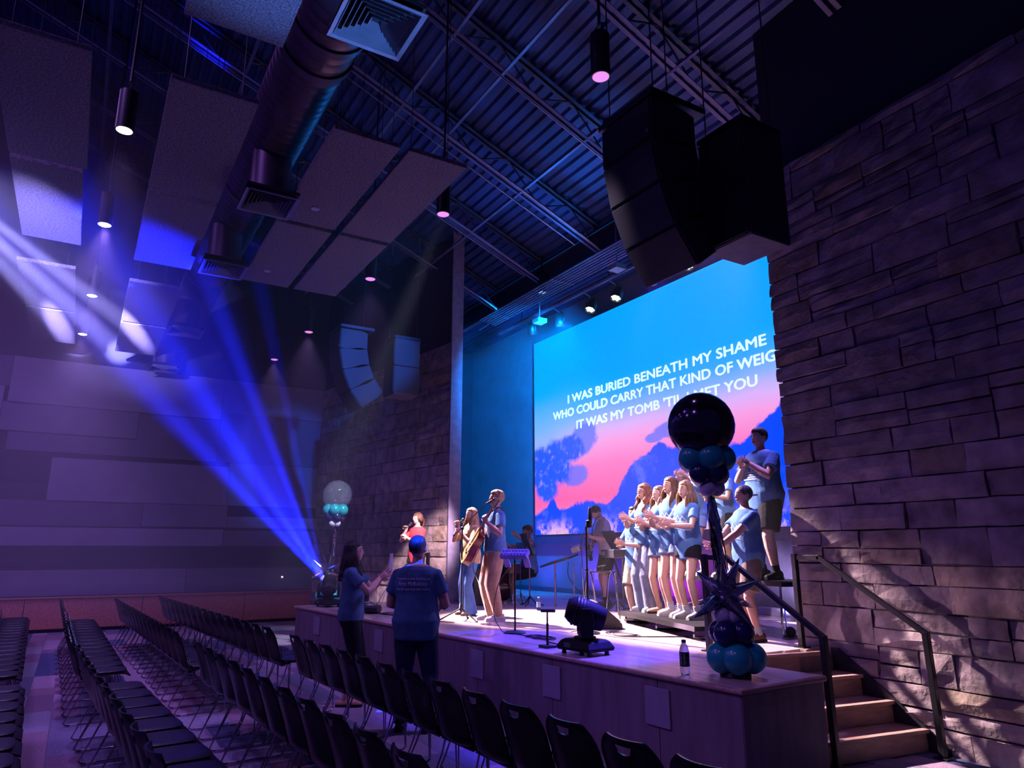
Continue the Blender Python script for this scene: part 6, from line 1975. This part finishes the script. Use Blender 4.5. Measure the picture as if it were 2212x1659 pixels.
# small upright lilac column and box behind the clapping woman
root = empty('light_column', (-11.25, 4.45, HS), R(59)); tag(root, 'slim tall pale lilac light column on splayed wire feet near the far singer', 'light column')
m = MB(); m.prism([(-.045, 0), (.045, 0), (.03, .86), (-.01, .86)], -.03, .03, 'y'); m.build('column_body', mat('lilac_column', (0.50, 0.46, 0.66), 0.5), root)
for s_ in (-1, 1):
    m = MB(); m.tube([(s_ * .01, 0, .42), (-.18 - .06 * s_, .12 * s_, .008)], .006, 6); m.build('wire_foot', M_CHR, root)
root = empty('powered_speaker', (-11.35, 4.05, HS), R(59)); tag(root, 'small pale lilac speaker box standing behind the clapping woman', 'loudspeaker')
m = MB(); m.box(-.09, -.09, .0, .09, .09, .34); m.build('cabinet', mat('lilac_box', (0.26, 0.24, 0.38), 0.5), root, bevel=.01)
m = MB(); m.tube(curve_pts([(-.1, -.02, .36), (.06, -.05, .40), (.17, -.08, .28), (.22, -.06, .02)], 6), .006, 6); m.build('cable', M_WHITEB, root)
m = MB(); m.tube([(0, 0, .1), (.1, -.4, .1)], .004, 4)
def flat_can():
    root = empty('floor_lamp_can', (-10.45, 3.86, HS), R(30)); tag(root, 'dark lamp can lying on the stage edge behind the clapping woman', 'stage lamp')
    M_ = Matrix.Translation((0, 0, .07)) @ Matrix.Rotation(PI / 2, 4, 'Y')
    m = MB(); m.lathe([(.03, -.16), (.06, -.15), (.065, .10), (.055, .15), (.01, .15)], n=18, M=M_); m.build('lamp_can', M_BLACK, root, smooth=True)
    m = MB(); m.box(-.06, -.08, 0, .06, .08, .012); m.build('foot_plate', M_BLACK, root)
    m = MB(); m.box(-.165, -.02, .05, -.158, .02, .09); m.build('display', emitmat('small_display', (.8, .85, 1.0), 2.0), root)
flat_can()
# rail at the far steps
r3 = hand_rail(5.45, 0, 'dark hand rail at the far steps, between the red tee girl and the stage opening')
r3.location = (-11.55, 5.25, HS); r3.rotation_euler = (0, 0, PI + R(8))
# ---- cables on the floor
def coil(pts, lab, r_=.006):
    m = MB(); m.tube(curve_pts(pts, 6), r_, 6)
    tag(m.build('floor_cable', M_CABLE, smooth=True), lab, 'cable', 'cables on the stage floor')
z_ = HS + .006
rc = random.Random(2)
def loops(cx, cy, n, rr, z=z_):
    out = []
    for i in range(n * 6):
        a = i * PI / 3
        out.append((cx + rr * math.cos(a) * rc.uniform(.8, 1.25) + i * .012, cy + rr * .6 * math.sin(a) * rc.uniform(.8, 1.2), z + .002 * (i % 3)))
    return out
coil([(-7.1, 4.30, z_)] + loops(-6.75, 4.35, 3, .17) + [(-6.2, 4.2, z_), (-5.6, 4.25, z_)], 'tangled blue-black cable between the round stand and the moving lamp')
coil([(-6.6, 5.2, z_)] + loops(-6.55, 5.3, 3, .20) + [(-5.9, 5.75, z_)], 'coiled dark cable on the floor beside the wedge monitor')
coil([(-10.7, 3.9, z_)] + loops(-10.3, 4.05, 2, .2) + [(-9.6, 4.2, z_), (-9.0, 4.15, z_), (-8.6, 4.3, z_)], 'dark cable snaking along the far stage edge past the man')
coil([(-8.6, 4.7, HS + 1.0), (-8.95, 4.75, HS + .7), (-8.8, 4.8, HS + .4), (-8.5, 4.75, z_), (-8.2, 4.6, z_)], 'thin cable hanging from the boom stand to the floor')
for i, (x0, y0) in enumerate(((-10.0, 7.1), (-10.2, 7.25), (-9.9, 7.3))):
    coil([(x0, y0, HS + .72), (x0 - .05, y0 + .05, HS + .45), (x0 + .2, y0 + .2, HS + .15), (x0 + .5 + .2 * i, y0 + .3, z_), (x0 + .9, y0 + .1, z_)], 'thin cable drooping from the tilted desk, %s of three' % ('first', 'second', 'third')[i], .004)
# low grey strip lamps behind the risers, along the back wall
for i in range(4):
    m = MB(); m.box(-.24, -.05, 0, .24, .05, .11)
    o = m.build('floor_strip_lamp', mat('strip_lamp_grey', (0.30, 0.27, 0.42), 0.4), loc=(-8.4 + i * .62, 8.7 - i * .02, HS), bevel=.006)
    tag(o, 'grey strip lamp on the floor along the back wall, %s from the drape end' % ('fourth', 'third', 'second', 'first')[i], 'stage lamp', 'strip lamps along the back wall')
# small white sensor dot box on the side wall
m = MB(); m.box(-.03, -.018, -.018, .0, .018, .018); m.lathe([(.014, -.0), (.012, .008), (.004, .010)], n=10, M=Matrix.Rotation(PI / 2, 4, 'Y'))
tag(m.build('wall_sensor', emitmat('sensor_white', (1, 1, 1), 1.0), loc=(-17.70, 4.3, 1.0)), 'tiny white lit sensor on the side wall above the wainscot', 'sensor')
# ================================================================== HAZE
def haze(name, lo, hi, dens, lab, g=0.45):
    m = bpy.data.materials.new(name); m.use_nodes = True
    nt = m.node_tree; nt.nodes.clear()
    out = nt.nodes.new('ShaderNodeOutputMaterial'); v = nt.nodes.new('ShaderNodeVolumeScatter')
    v.inputs['Color'].default_value = (0.92, 0.92, 1.0, 1); v.inputs['Density'].default_value = dens; v.inputs['Anisotropy'].default_value = g
    nt.links.new(v.outputs[0], out.inputs['Volume'])
    b = MB(); b.box(*lo, *hi)
    o = b.build(name, m); o['kind'] = 'stuff'; o['label'] = lab; o['category'] = 'haze'
    return o
haze('haze', (-17.69, -2.9, 0.95), (-7.35, 3.75, 6.55), 0.025, 'thin theatrical haze hanging over the seats before the stage', 0.15)
haze('haze', (-14.3, 6.3, 0.75), (-5.2, 9.15, 6.2), 0.009, 'thin theatrical haze hanging on the stage before the screen', 0.2)
print('objects', len(bpy.data.objects))
